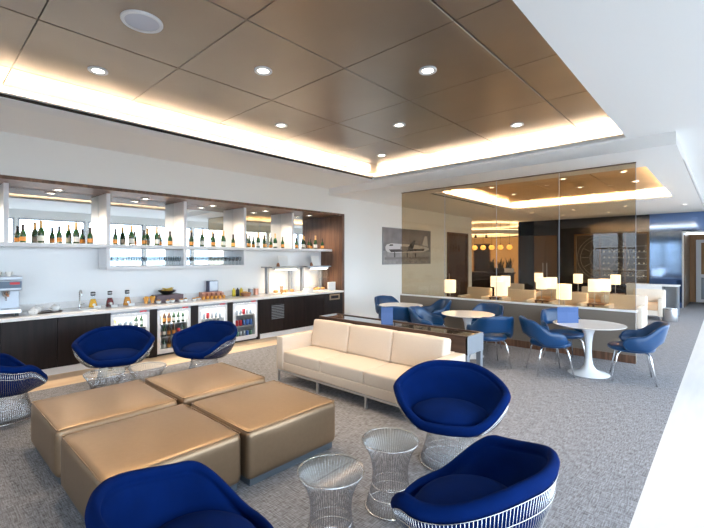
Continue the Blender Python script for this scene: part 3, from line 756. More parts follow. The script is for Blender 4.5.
MB().box(-0.09, 0.09, -0.12, 0.12, 0, 0.05, 0.004, 1).build('lower_stack', 'paper', nb)
MB().box(-0.075, 0.075, -0.10, 0.10, 0.05, 0.10, 0.004, 1, Matrix.Rotation(0.3, 4, 'Z')).build('upper_stack', 'paper', nb)
tag(MB().box(-7.46, -7.42, 7.20, 7.46, ZT, ZT + 0.21, 0.004, 1, None).build('white_box', 'paper'), 'upright white card box at the far end of the counter', 'box')
gl = thing('breadstick_glass', 'glass of breadsticks on the counter at the left of the nearer sneeze guard', 'glass', (-7.42, 5.72, ZT))
MB().lathe([(0, 0), (0.03, 0), (0.036, 0.11), (0.033, 0.11), (0.028, 0.006), (0, 0.006)], 16).build('glass', 'clear', gl, 1)
f_ = MB()
for i in range(8):
    a = i * PI / 4; f_.tube([(0.01 * cos(a), 0.01 * sin(a), 0.01), (0.035 * cos(a), 0.035 * sin(a), 0.19)], 0.004, 6)
f_.build('breadsticks', 'pastry', gl, 1)

# ------------------------------------------------------------------ glass partition
PY = 7.96
px = [-5.70, -4.54, -3.38, -2.22, -1.07]
lw = MB().box(px[0], px[-1], PY - 0.06, PY + 0.08, 0.0, 0.82)
struct('wall_middle', lw, 'taupe')
struct('baseboard_middle', MB().box(px[0], px[-1] + 0.005, PY - 0.075, PY - 0.06, 0.0, 0.13), 'walnut')
gp_ = thing('glass_partition', 'tall bronze tinted glass partition of four panels standing on the low taupe wall', 'glass partition', (0, 0, 0))
struct('trim_5', MB().box(px[0], px[-1] + 0.01, PY - 0.065, PY + 0.09, 0.82, 0.85, 0.003, 1), 'white')
for i in range(4):
    o = MB().box(px[i] + 0.004, px[i + 1] - 0.004, PY, PY + 0.012, 0.851, ZL - 0.014).build('glass_panel', 'glass', gp_)
    MB().box(px[i + 1] - 0.008, px[i + 1] - 0.002, PY - 0.003, PY + 0.015, 0.851, ZL - 0.014).build('edge_seal', 'greym', o)
struct('trim_6', MB().box(px[0], px[-1], PY - 0.02, PY + 0.03, ZL - 0.012, ZL), 'walnut')

# picture on the wall: a black and white photograph of a propeller airliner
pic = thing('wall_picture', 'large black and white photograph of a propeller airliner on the white wall', 'picture', (XL, 10.45, 2.05))
W2, H2 = 1.28, 0.54
MB().box(0.0, 0.03, -W2, W2, -H2, H2, 0.003, 1).build('mount', 'greym', pic)
MB().box(0.030, 0.032, -W2 + .01, W2 - .01, -0.14, H2 - .01).build('photo_sky', 'sky1', pic)
MB().box(0.030, 0.032, -W2 + .01, W2 - .01, -H2 + .01, -0.14).build('photo_ground', 'ground1', pic)
def flat(pts, x, nm, m, d=0.0015): MB().poly([(x, a, b) for a, b in pts], (d, 0, 0)).build(nm, m, pic)
flat([(-1.15, -0.12), (-1.17, -0.03), (-1.10, 0.04), (-0.9, 0.08), (0.4, 0.06), (0.9, 0.02), (1.15, -0.02), (1.16, -0.08), (0.8, -0.16), (-0.8, -0.20), (-1.05, -0.18)], 0.032, 'photo_fuselage', 'plane1')
flat([(-1.0, -0.10), (0.9, -0.05), (0.85, -0.12), (-0.9, -0.18)], 0.0336, 'photo_stripe', 'plane2')
flat([(0.75, 0.06), (0.92, 0.36), (1.05, 0.36), (1.10, 0.02)], 0.032, 'photo_tail', 'plane1')
flat([(-0.15, -0.10), (0.25, 0.20), (0.38, 0.22), (0.25, -0.05), (0.1, -0.14)], 0.0352, 'photo_wing', 'plane2')
flat([(-0.45, -0.10), (-0.42, 0.00), (-0.05, 0.0), (-0.02, -0.10), (-0.2, -0.16)], 0.0352, 'photo_engine', 'plane3')
for yy in (-0.75, -0.1, 0.35): flat([(yy, -0.18), (yy + .05, -0.18), (yy + .05, -0.33), (yy, -0.33)], 0.0336, 'photo_wheel_strut', 'plane2')
flat([(-1.0, 0.0), (-0.94, 0.05), (-0.80, 0.05), (-0.80, 0.01)], 0.0336, 'photo_cockpit', 'plane2')
flat([(-1.2, -0.33), (1.2, -0.30), (1.2, -0.36), (-1.2, -0.40)], 0.032, 'photo_shadow', 'plane3')

# ------------------------------------------------------------------ furniture: ottomans
ot = thing('ottoman', 'x', 'ottoman')
MB().rbox(-0.47, 0.47, -0.462, 0.462, 0.045, 0.42, 0.05, (0.004, 0.004, 0.02), 8).build('cushion', 'gold', ot, 2)
pp = MB()
for sx_, sy_ in ((1, 0), (-1, 0)):
    pass
rr = 0.452
pp.tube([(rr, -rr + .01, 0.412), (rr, rr - .01, 0.412), (rr - .01, rr, 0.412), (-rr + .01, rr, 0.412), (-rr, rr - .01, 0.412), (-rr, -rr + .01, 0.412), (-rr + .01, -rr, 0.412), (rr - .01, -rr, 0.412)], 0.0045, 6, True)
pp.build('piping', 'gold', ot, 2)
MB().box(-0.44, 0.44, -0.43, 0.43, 0.0, 0.05).build('plinth', 'plinth', ot)
for i, (x, y, lb) in enumerate(((-4.12, 1.20, 'square gold vinyl ottoman at the left, nearest the left blue chair'), (-3.08, 1.20, 'square gold vinyl ottoman nearest the viewer, behind the front left blue chair'),
                                (-4.12, 2.16, 'square gold vinyl ottoman at the back, in front of the blue chair by the fridges'), (-3.05, 2.15, 'square gold vinyl ottoman on the right, nearest the cream sofa'))):
    if i == 0: ot.location = (x, y, 0); ot['label'] = lb; ot['group'] = 'gold ottomans set in a square'
    else: dup(ot, (x, y, 0), 0, lb, 'gold ottomans set in a square')

# sofa
so = thing('sofa', 'long cream leather three seat sofa in front of the dark console', 'sofa', (-3.39, 3.87, 0))
L2 = 1.22
for sx_ in (-1, 1):
    x0, x1 = (-L2, -L2 + 0.13) if sx_ < 0 else (L2 - 0.13, L2)
    MB().rbox(x0, x1, -0.40, 0.40, 0.16, 0.615, 0.012, n=4, k=2).build('arm', 'cream', so, 1)
MB().rbox(-L2 + 0.13, L2 - 0.13, -0.39, 0.40, 0.16, 0.27, 0.008, n=4, k=2).build('seat_rail', 'cream', so, 1)
MB().rbox(-L2 + 0.13, L2 - 0.13, 0.28, 0.40, 0.26, 0.62, 0.012, n=4, k=2).build('back_frame', 'cream', so, 1)
wc = (2 * L2 - 0.26) / 3
for i in range(3):
    x0 = -L2 + 0.13 + wc * i
    MB().rbox(x0 + 0.004, x0 + wc - 0.004, -0.385, 0.28, 0.262, 0.42, 0.022, (0, 0.004, 0.012), 6).build('seat_cushion', 'cream', so, 2)
    mt = Matrix.Translation((x0 + wc / 2, 0.20, 0.41)) @ Matrix.Rotation(-0.16, 4, 'X')
    MB().rbox(-wc / 2 + 0.004, wc / 2 - 0.004, -0.095, 0.075, 0.0, 0.385, 0.03, (0, 0.02, 0.008), 6, 4, mt).build('back_cushion', 'cream', so, 2)
fr = MB().box(-L2 + 0.01, L2 - 0.01, -0.395, -0.365, 0.135, 0.16).box(-L2 + 0.01, L2 - 0.01, 0.365, 0.395, 0.135, 0.16)
fr.box(-L2 + 0.01, -L2 + 0.04, -0.365, 0.365, 0.135, 0.16).box(L2 - 0.04, L2 - 0.01, -0.365, 0.365, 0.135, 0.16)
fr.build('base_frame', 'steel', so)
for x in (-L2 + 0.025, -0.40, 0.40, L2 - 0.025):
    for y in (-0.38, 0.38):
        MB().box(x - 0.013, x + 0.013, y - 0.013, y + 0.013, 0, 0.136).build('leg', 'steel', so)

# console behind the sofa
cs = thing('console_table', 'long dark wooden console with inset dark glass top behind the cream sofa', 'console', (-3.46, 4.58, 0))
cl, cd_ = 1.26, 0.205
MB().box(-cl, cl, -cd_, -cd_ + 0.03, 0.57, 0.79, 0.003, 1).build('front_apron', 'conswood', cs)
MB().box(-cl, cl, cd_ - 0.03, cd_, 0.57, 0.79, 0.003, 1).build('rear_apron', 'conswood', cs)
MB().box(-cl, -cl + 0.03, -cd_ + 0.031, cd_ - 0.031, 0.57, 0.79, 0.003, 1).build('end_apron', 'greym', cs)
MB().box(cl - 0.03, cl + 0.002, -cd_ + 0.0, cd_ - 0.0, 0.57, 0.788, 0.003, 1).build('end_apron', 'greym', cs)
MB().box(-cl + 0.031, cl - 0.031, -cd_ + 0.031, cd_ - 0.031, 0.758, 0.778).build('inset_top', mat('dark glass top', lin(34, 34, 36), 0.05, coat=1.0), cs)
MB().box(-cl + 0.031, cl - 0.031, -cd_ + 0.031, cd_ - 0.031, 0.57, 0.59).build('underside', 'conswood', cs)
for x in (-cl + 0.035, cl - 0.035):
    for y in (-cd_ + 0.03, cd_ - 0.03):
        MB().box(x - 0.03, x + 0.03, y - 0.03, y + 0.03, 0, 0.57, 0.002, 1).build('leg', 'greym', cs)
def menu(x, y, z, rz, lb, w_=0.16, h_=0.235, panels=1):
    o = thing('menu_card', lb, 'menu', (x, y, z), rz, 'standing blue menu cards')
    for s_ in range(panels):
        a = -w_ * panels / 2 + w_ * s_
        MB().box(a + 0.001, a + w_ - 0.001, -0.02 - 0.003, -0.02, 0, h_, 0, 1, Matrix.Translation((0, 0.012, 0)) @ Matrix.Rotation(-0.06, 4, 'X')).build('front_leaf', 'menu', o)
        MB().box(a + 0.001, a + w_ - 0.001, 0.02, 0.023, 0, h_, 0, 1, Matrix.Translation((0, -0.012, 0)) @ Matrix.Rotation(0.06, 4, 'X')).build('rear_leaf', 'menu', o)
menu(-3.47, 4.50, 0.778, 0.72, 'standing blue menu card on the console behind the sofa', 0.165, 0.235)

# Wire lounge chairs
def lounge():
    o = thing('lounge_chair', 'x', 'lounge chair')
    N = 96
    def sm(a, b, x):
        t = max(0, min(1, (x - a) / (b - a))); return t * t * (3 - 2 * t)
    def zr(p):                                # p: degrees from the back
        p = abs(p)
        return 0.735 - 0.125 * sm(15, 95, p) - 0.202 * sm(100, 160, p)
    def R(p):
        a = math.radians(p)
        x, y = 0.480 * sin(a), -cos(a)
        y = y * (0.42 if y < 0 else 0.345)
        return x, y
    def ring(p, rf, z):
        x, y = R(p); return Vector((x * rf, y * rf, z))
    def outer_pts(p):
        z = zr(p); k = 0
        d = z - 0.06 - 0.305
        return [(0.44, 0.298), (0.66, 0.306), (0.81, 0.305 + 0.27 * d), (0.915, 0.305 + 0.62 * d), (0.965, 0.305 + d)]
    rows = []
    for i in range(N):
        p = -180 + 360 * i / N
        z = zr(p)
        q = z - .352
        prof = [(0.0, 0.345), (0.3, 0.345), (0.52, 0.352), (0.66, 0.352 + q * .12), (0.755, 0.352 + q * 0.35), (0.82, 0.352 + q * 0.62), (0.852, z - 0.058), (0.87, z - 0.048), (0.890, z - 0.043), (0.878, z - 0.028), (0.878, z - 0.010), (0.892, z + 0.004), (0.918, z + 0.011), (0.955, z + 0.009), (0.985, z - 0.003), (1.0, z - 0.022), (0.992, z - 0.042), (0.970, z - 0.055), (0.955, z - 0.060)]
        prof += [(a * 0.975, b) for a, b in reversed(outer_pts(p)[:-1])] + [(0.2, 0.292), (0.0, 0.292)]
        rows.append([ring(p, a, b) for a, b in prof])
    rows.append(rows[0])
    m = MB().grid(rows); bmesh.ops.remove_doubles(m.bm, verts=m.bm.verts[:], dist=1e-5)
    m.build('upholstered_shell', 'velvet', o, 2)
    # loose seat cushion
    prof = [(0, 0.352), (0.23, 0.358), (0.285, 0.375), (0.30, 0.40), (0.285, 0.425), (0.22, 0.458), (0.12, 0.476), (0, 0.481)]
    MB().lathe(prof, 48, (0, 0.0, 0), 1.05, 0.90).build('seat_cushion', 'velvet', o, 2)
    # nickel rod basket around the shell
    w_ = MB()
    K = 128
    for i in range(K):
        p = -150 + 300 * (i + 0.5) / K
        pts = [ring(p, a, b) + Vector((R(p)[0], R(p)[1], 0)).normalized() * 0.004 for a, b in outer_pts(p)]
        w_.tube(pts, 0.0021, 4)
    for lv in (3.35, 4.0):
        pts = []
        for i in range(61):
            p = -150 + 300 * i / 60
            q = outer_pts(p); a = int(lv) if lv < 4 else 3; f = lv - a
            u = (q[a][0] + (q[a + 1][0] - q[a][0]) * f, q[a][1] + (q[a + 1][1] - q[a][1]) * f)
            pts.append(ring(p, *u) + Vector((R(p)[0], R(p)[1], 0)).normalized() * 0.008)
        w_.tube(pts, 0.0028, 5)
    w_.build('rod_basket', 'nickel', o, 2)
    b = MB(); K = 80
    def br(t): return 0.163 + 0.085 * t ** 1.25 + 0.012 * (1 - t) ** 4
    for i in range(K):
        a = 2 * PI * i / K
        b.tube([(br(t) * cos(a), br(t) * sin(a), 0.30 * (1 - t) + 0.005) for t in (0.03, .15, .3, .5, .7, .85, 1)], 0.0026, 4)
    b.build('base_rods', 'nickel', o, 2)
    for t in (0.55, 0.76): 
        z = 0.30 * (1 - t); MB().tube([((br(t) - .004) * cos(2 * PI * i / 48), (br(t) - .004) * sin(2 * PI * i / 48), z) for i in range(48)], 0.004, 6, True).build('base_ring', 'nickel', o, 2)
    MB().tube([(br(1) * cos(2 * PI * i / 48), br(1) * sin(2 * PI * i / 48), 0.006) for i in range(48)], 0.006, 6, True).build('floor_ring', 'nickel', o, 2)
    return o
lc = lounge()
LC = [(-1.71, 3.08, face(0.42, -0.9), 'blue velvet wire base lounge chair beside the right end of the cream sofa'),
      (-0.99, 1.976, face(-1.0, 0.04), 'blue velvet lounge chair at front right showing its nickel rods from behind'),
      (-1.69, 0.86, face(0.2, 0.98), 'blue velvet lounge chair at front left against the gold ottomans'),
      (-5.62, 0.70, face(-0.12, 1.0), 'blue velvet lounge chair cut by the left edge with a shiny rod base'),
      (-5.98, 1.86, face(0.93, -0.30), 'blue velvet lounge chair before the dark bar cabinets behind two side tables'),
      (-5.51, 2.87, face(0.40, -0.92), 'blue velvet lounge chair in front of the glass door fridges')]
for i, (x, y, rz, lb) in enumerate(LC):
    if i == 0: lc.location = (x, y, 0); lc.rotation_euler.z = rz; lc['label'] = lb; lc['group'] = 'blue velvet lounge chairs'
    else: dup(lc, (x, y, 0), rz, lb, 'blue velvet lounge chairs')
# wire side tables
st = thing('side_table', 'x', 'side table')
def tr_(t): return 0.118 + 0.077 * t ** 2.2 if t >= 0 else 0.118 + 0.052 * (-t) ** 1.6
w_ = MB(); K = 56
for i in range(K):
    a = 2 * PI * i / K
    pts = [(tr_(t) * cos(a + 0.0), tr_(t) * sin(a), 0.225 + 0.225 * t) for t in (-1, -.75, -.5, -.25, 0, .25, .5, .7, .85, 1)]
    w_.tube(pts, 0.0024, 5)
w_.build('rods', 'nickel', st, 2)
for t, r_ in ((-0.985, 0.005), (-0.6, 0.003), (-.3, 0.003), (0.99, 0.004)):
    MB().tube([(tr_(t) * cos(2 * PI * i / 48), tr_(t) * sin(2 * PI * i / 48), 0.2285 + 0.225 * t) for i in range(48)], r_, 6, True).build('ring', 'nickel', st, 2)
MB().lathe([(0, 0.456), (0.197, 0.456), (0.200, 0.459), (0.200, 0.463), (0.197, 0.466), (0, 0.466)], 56).build('glass_top', pane('table top glass', (0.93, 0.95, 0.95, 1), 1.5, 0.0, 1.0), st, 1)
for i, (x, y, lb) in enumerate(((-1.71, 1.68, 'nickel wire side table with glass top nearest the viewer'), (-1.70, 2.24, 'nickel wire side table between the nearest one and the blue chair by the sofa'),
                                (-4.96, 1.44, 'nickel wire side table behind the left ottoman, left one of the pair'), (-4.89, 1.86, 'nickel wire side table behind the ottomans, right one of the pair'))):
    if i == 0: st.location = (x, y, 0); st['label'] = lb; st['group'] = 'nickel wire side tables'
    else: dup(st, (x, y, 0), 0.3 * i, lb, 'nickel wire side tables')

# dining: pedestal tables and blue armchairs
def tulip(r):
    o = thing('pedestal_table', 'x', 'table')
    MB().lathe([(0, 0.0), (0.27, 0.0), (0.275, 0.006), (0.255, 0.016), (0.17, 0.036), (0.10, 0.07), (0.062, 0.13), (0.047, 0.22), (0.042, 0.34), (0.046, 0.46), (0.062, 0.58), (0.09, 0.66), (0.15, 0.705), (0, 0.708)], 40).build('pedestal', 'tulip', o, 1)
    MB().lathe([(0, 0.706), (r - 0.045, 0.706), (r - 0.005, 0.722), (r, 0.727), (r - 0.002, 0.731), (0, 0.731)], 72).build('top', 'marble', o, 1)
    return o
t1 = tulip(0.475); t1.location = (-1.49, 6.77, 0); t1['label'] = 'large round white pedestal table nearest the right end of the partition'; t1['group'] = 'round white pedestal tables'
t2 = tulip(0.45); t2.location = (-3.32, 6.60, 0); t2['label'] = 'round white pedestal table in the middle, behind the console'; t2['group'] = 'round white pedestal tables'
dup(t2, (-4.96, 6.90, 0), 0, 'round white pedestal table farthest left by the white wall', 'round white pedestal tables')
menu(-1.74, 6.66, 0.731, 0.72, 'pair of standing blue menu cards on the right pedestal table', 0.155, 0.235, 2)
def armchair():
    o = thing('dining_armchair', 'x', 'armchair')
    def sm(a, b, x):
        t = max(0, min(1, (x - a) / (b - a))); return t * t * (3 - 2 * t)
    P_ = 112
    rows = []
    NN = 52
    for i in range(NN + 1):
        p = -P_ + 2 * P_ * i / NN; ap = abs(p); a = math.radians(p)
        zt = 0.825 - 0.015 * sm(0, 30, ap) - 0.160 * sm(34, 80, ap) - 0.015 * sm(80, 110, ap)
        zb = 0.565 - 0.015 * sm(10, 28, ap) - 0.105 * sm(28, 62, ap) - 0.0 * sm(70, 100, ap)
        e = sm(P_ - 16, P_, ap)               # rounded front end of the arm
        if e > 0:
            e2 = 1 - math.sqrt(max(0, 1 - ((ap - (P_ - 16)) / 16) ** 2)); mid = (zt * 0.45 + zb * 0.55)
            zt2 = zt + (mid - zt) * e2 * 0.96; zb = zb + (mid - zb) * e2 * 0.96; zt = zt2
        dirx = sin(a); diry = -cos(a)
        x0 = 0.325 * (abs(dirx) ** 0.8) * (1 if dirx >= 0 else -1); y0 = diry * (0.275 if diry < 0 else 0.40)
        nrm = Vector((dirx / 0.325, diry / 0.275, 0)).normalized()
        prof = []
        th = 0.021
        def at(z, off):
            t = (z - 0.42) / 0.38
            lean = -0.085 * t * (1 - sm(20, 90, ap)) + 0.0
            flare = 1 + 0.04 * t - 0.10 * (1 - sm(0.0, 0.35, t)) * sm(30, 80, ap)
            return Vector((x0 * flare, y0 * (1 if diry > 0 else flare) + lean, z)) + nrm * off
        zs = [zb + (zt - zb) * q for q in (0, .25, .5, .75, 1)]
        h = max(0.002, min(0.02, (zt - zb) * 0.3))
        prof = [at(zb, -th * .4), at(zb, th * .4)] + [at(zb + h + (zt - zb - 2 * h) * q, th) for q in (0, .25, .5, .75, 1)] + [at(zt, th * .4), at(zt, -th * .4)] + [at(zb + h + (zt - zb - 2 * h) * q, -th) for q in (1, .75, .5, .25, 0)]
        rows.append(prof)
    MB().grid(rows, True, True, True).build('back_and_arms', 'leatherb', o, 2)
    MB().lathe([(0, 0.405), (0.22, 0.408), (0.262, 0.422), (0.275, 0.445), (0.268, 0.47), (0.22, 0.488), (0.1, 0.496), (0, 0.497)], 44, (0, 0.035, 0), 1.0, 1.03).build('seat', 'leatherb', o, 2)
    for sx_ in (-1, 1):
        for sy_ in (-1, 1):
            MB().tube([(sx_ * 0.13, sy_ * 0.13 + 0.02, 0.415), (sx_ * 0.175, sy_ * 0.17 + 0.02, 0.395), (sx_ * 0.195, sy_ * 0.19 + 0.02, 0.35), (sx_ * 0.245, sy_ * 0.25 + 0.02, 0.0)], [0.013, 0.013, 0.013, 0.010], 10).build('leg', 'chrome', o, 2)
    return o
ac = armchair()
AC = [(-0.95, 6.87, face(-0.97, -0.22), 'blue leather dining armchair alone at the right side of the large round table'),
      (-1.95, 6.42, face(0.80, 0.60), 'blue leather dining armchair at the left front of the large round table'),
      (-1.98, 7.36, face(0.62, -0.78), 'blue leather dining armchair behind the large round table by the partition'),
      (-2.77, 6.26, face(-0.72, 0.69), 'blue leather dining armchair with its back to the viewer at the middle table'),
      (-3.38, 7.34, face(-0.1, -1), 'dark looking armchair behind the middle table against the taupe low wall'),
      (-3.86, 6.28, face(0.97, 0.25), 'blue leather armchair seen side on at the left of the middle table'),
      (-4.58, 7.50, face(-0.6, -0.8), 'blue leather armchair at the right of the far left table by the partition end'),
      (-4.62, 6.30, face(-0.5, 0.86), 'blue leather armchair with its back to the console at the far left table'),
      (-5.58, 7.38, face(0.95, -0.3), 'blue leather armchair farthest left against the white wall')]
for i, (x, y, rz, lb) in enumerate(AC):
    if i == 0: ac.location = (x, y, 0); ac.rotation_euler.z = rz; ac['label'] = lb; ac['group'] = 'blue dining armchairs'
    else: dup(ac, (x, y, 0), rz, lb, 'blue dining armchairs')

# ------------------------------------------------------------------ lounge beyond the glass
cb = thing('club_chair', 'x', 'armchair')
MB().rbox(-0.38, 0.38, -0.38, -0.24, 0.10, 0.80, 0.03, n=4, k=3).build('backrest', 'creamw', cb, 2)
for s_ in (-1, 1):
    a, b = (0.27, 0.38) if s_ > 0 else (-0.38, -0.27)
    MB().rbox(a, b, -0.24, 0.38, 0.10, 0.58, 0.02, n=4, k=3).build('arm', 'creamw', cb, 2)
MB().rbox(-0.268, 0.268, -0.235, 0.37, 0.26, 0.44, 0.03, (0, 0, 0.01), 4).build('seat_cushion', mat('ivory seat leather lit warm', lin(226, 188, 150), 0.5), cb, 2)  # ivory seat with the warm light painted into its colour
MB().box(-0.268, 0.268, -0.235, 0.36, 0.12, 0.258).build('seat_frame', 'creamw', cb)
for x in (-0.33, 0.33):
    for y in (-0.33, 0.33): MB().box(x - .02, x + .02, y - .02, y + .02, 0, 0.10).build('leg', 'steel', cb)
cols = [(-5.57, 'leftmost'), (-4.30, 'second from the left'), (-3.0, 'third from the left'), (-1.76, 'rightmost')]
i = 0
for y, rn in ((11.55, 'front'), (14.2, 'back')):
    for x, cn in cols:
        lb = '%s cream club chair in the %s row beyond the glass partition' % (cn, rn)
        if i == 0: cb.location = (x, y, 0); cb.rotation_euler.z = face(0, -1); cb['label'] = lb; cb['group'] = 'cream club chairs beyond the glass'
        else: dup(cb, (x + (0.12 if rn == 'back' and x > -2 else 0), y, 0), face(0, -1), lb, 'cream club chairs beyond the glass')
        i += 1
lt = thing('lamp_table', 'x', 'side table')
MB().box(-0.22, 0.22, -0.30, 0.30, 0.52, 0.55, 0.003, 1).build('top', 'walnut', lt)
for x in (-.19, .19):
    for y in (-.27, .27): MB().box(x - .02, x + .02, y - .02, y + .02, 0, .52).build('leg', 'walnut', lt)
lm = thing('table_lamp', 'x', 'lamp')
MB().lathe([(0, 0), (0.07, 0), (0.07, 0.012), (0.012, 0.02), (0.010, 0.33), (0, 0.33)], 20).build('stem', 'steel', lm, 1)
MB().lathe([(0.135, 0.30), (0.14, 0.31), (0.14, 0.60), (0.135, 0.61), (0.128, 0.60), (0.128, 0.31), (0.135, 0.30)], 28, cap=False).build('shade', 'shade', lm, 1)
tabs = [(-5.02, 9.05), (-3.74, 9.05), (-2.47, 9.18), (-4.95, 11.93), (-3.66, 11.95), (-2.38, 11.93), (-4.95, 15.3), (-3.68, 15.3), (-2.62, 15.4)]
tn = ['first row left', 'first row middle', 'first row right', 'second row left', 'second row middle', 'second row right', 'third row left', 'third row middle', 'third row right']
fl = fl2 = True
for (x, y), n_ in zip(tabs, tn):
    lb = 'small walnut lamp table in the %s beyond the glass' % n_
    if fl: lt.location = (x, y, 0); lt['label'] = lb; lt['group'] = 'lamp tables beyond the glass'; fl = False
    else: dup(lt, (x, y, 0), 0, lb, 'lamp tables beyond the glass')
    pts = [(x, y, '')] if not n_.startswith('second') else [(x - 0.08, y - 0.16, 'nearer '), (x + 0.08, y + 0.17, 'farther ')]
    for lx, ly, wh in pts:
        lb = '%slit cream drum lamp on the lamp table, %s beyond the glass' % (wh, n_)
        if fl2: lm.location = (lx, ly, 0.55); lm['label'] = lb; lm['group'] = 'lit table lamps beyond the glass'; fl2 = False
        else: dup(lm, (lx, ly, 0.55), 0, lb, 'lit table lamps beyond the glass')
        pl = bpy.data.lights.new('lamp_bulb', 'POINT'); pl.energy = 4; pl.color = (1, 0.72, 0.42); pl.shadow_soft_size = 0.05
        po = bpy.data.objects.new('lamp_bulb', pl); C.objects.link(po); po.location = (lx, ly, 1.0)
# white service counter and bin at the right
sc_ = thing('service_counter', 'white service counter with an open end panel before the blue wall', 'counter', (-1.50, 15.35, 0))
MB().box(-0.8, 0.50, -0.28, 0.28, 0.86, 0.90, 0.004, 1).build('top', 'white', sc_)
MB().box(-0.78, 0.10, -0.26, 0.26, 0.0, 0.86).build('body', 'white', sc_)
MB().box(0.44, 0.48, -0.26, 0.26, 0.0, 0.86).build('end_panel', 'greym', sc_)
MB().box(0.10, 0.44, 0.22, 0.26, 0.0, 0.86).build('back_panel', 'greym', sc_)
bn = thing('waste_bin', 'round steel waste bin at the end of the white counter', 'bin', (-1.10, 13.9, 0))
MB().lathe([(0, 0), (0.15, 0), (0.155, 0.02), (0.155, 0.34), (0.15, 0.34), (0.145, 0.03), (0, 0.03)], 28).build('body', 'steel', bn, 1)
MB().lathe([(0.157, 0.32), (0.16, 0.335), (0.157, 0.35), (0.14, 0.35)], 28, cap=False).build('rim', 'nickel', bn, 1)
# far wall: navy lacquer with a display case and bronze doors
fd = MB()
fd.box(-6.6, -5.95, YB, YB + 0.25, 0, ZC); fd.box(-6.6, -2.0, YB, YB + 0.25, 2.64, ZC); fd.box(-5.05, -4.42, YB, YB + 0.25, 0, 2.64)
fd.box(-5.95, -5.05, YB + .05, YB + 0.25, 0, 2.64); fd.box(-4.42, -2.0, YB + 0.12, YB + 0.25, 0, 2.64)
fd.box(-4.42, -2.0, YB, YB + 0.12, 0, 0.74)
struct('wall_back_3', fd, 'navydim')
fw = MB().box(-2.0, -1.05, YB, YB + 0.25, 0, ZC)
fw.box(-1.05, XR, YB, YB + 0.25, 2.56, ZC)
fw.box(0.7, XR, YB, YB + 0.25, 0, 2.56)
struct('wall_back', fw, 'navy')
struct('wall_back_2', MB().box(-6.6, -6.5, YB + 0.25, 24, 0, ZL), 'doorb')
d2 = struct('door_2', MB().box(-5.94, -5.52, YB + 0.0, YB + 0.05, 0.0, 2.62), 'doorb')
MB().box(-5.50, -5.06, YB + 0.0, YB + 0.05, 0.0, 2.62).build('door_leaf', 'doorb', d2)
MB().box(-5.60, -5.57, YB - 0.05, YB, 0.8, 1.5).box(-5.45, -5.42, YB - 0.05, YB, 0.8, 1.5).build('door_handle', 'steel', d2)
# passage at the right with its bronze reveals and a glazed door
struct('wall_passage', MB().box(-1.10, -1.04, YB + 0.25, 20.6, 0, 2.6).box(0.7, 0.76, YB + .25, 20.6, 0, 2.6), 'doorb')
struct('trim_7', MB().box(-1.10, -1.05, YB - 0.03, YB, 0, 2.60).box(-1.05, 0.7, YB - 0.03, YB, 2.56, 2.60), 'steel')
struct('wall_end', MB().box(-1.10, 0.76, 20.6, 20.7, 0, 2.62), 'tan')
d3 = struct('door_3', MB().box(-0.85, -0.70, 20.5, 20.6, 0, 2.4).box(-0.70, 0.5, 20.5, 20.6, 2.28, 2.4).box(-0.70, 0.5, 20.5, 20.6, 0.95, 1.08).box(-0.7, 0.5, 20.5, 20.6, 0, 0.12), 'white')
MB().box(-0.70, 0.5, 20.55, 20.58, 0.12, 0.95).build('lower_panel', 'greym', d3)
MB().box(-0.70, 0.5, 20.55, 20.58, 1.08, 2.28).build('upper_panel', 'tan', d3)
# display case with wine bottles and an etched clock ring
dc = thing('display_case', 'large framed glass wine display case with an etched clock ring in the dark far wall', 'display case', (-3.21, YB + 0.06, 1.69))
hw, hh = 1.20, 0.94
MB().box(-hw, hw, 0.04, 0.058, -hh, hh).build('back_panel', 'casebk', dc)
f_ = MB()
for a, b, c_, d_ in ((-hw, -hw + .06, -hh, hh), (hw - .06, hw, -hh, hh), (-hw, hw, -hh, -hh + .06), (-hw, hw, hh - .06, hh)): f_.box(a, b, -0.10, 0.04, c_, d_)
f_.build('frame', 'doorb', dc)
for x in (-0.32, 0.48): MB().box(x - .025, x + .025, -0.08, -0.04, -hh + .06, hh - .06).build('mullion', 'doorb', dc)
MB().box(-hw + .06, hw - .06, -0.03, -0.02, -hh + .06, hh - .06).build('glass', 'clear', dc)
f_ = MB()
cxx, czz = -0.25, 0.02
for r_ in (0.85, 0.74, 0.42): f_.tube([(cxx + r_ * cos(2 * PI * q / 60), -0.035, czz + r_ * sin(2 * PI * q / 60)) for q in range(60)], 0.011, 5, True)
for q in range(12):
    a = 2 * PI * q / 12; f_.tube([(cxx + 0.46 * cos(a), -0.035, czz + 0.46 * sin(a)), (cxx + 0.72 * cos(a), -0.035, czz + 0.72 * sin(a))], 0.012, 5)
f_.build('etched_clock', 'etch', dc)
for q in range(6): MB().box(-0.28, hw - .07, -0.01, 0.038, -0.66 + q * 0.22, -0.652 + q * 0.22).build('wine_shelf', 'steel', dc)
k = 0
wbt = None
for q in range(5):
    for w2 in range(9):
        if random.random() < 0.15: continue
        loc = (-3.21 - 0.2 + w2 * 0.155 + random.uniform(-.02, .02), YB + 0.074, 1.69 - 0.652 + q * 0.22 + 0.03)
        if wbt is None:
            wbt = MB().lathe([(0, 0.018), (0.012, 0.018), (0.014, 0.0), (0.027, -0.004), (0.027, -0.02), (0, -0.02)], 12).build('wine_bottle', 'dot', None, 1)
            o = wbt
        else: o = wbt.copy(); C.objects.link(o)
        o.rotation_euler = (PI / 2, 0, 0); o.location = loc
        tag(o, 'pale capped wine bottle lying on a shelf of the far display case', 'bottle', 'wine bottles in the display case')
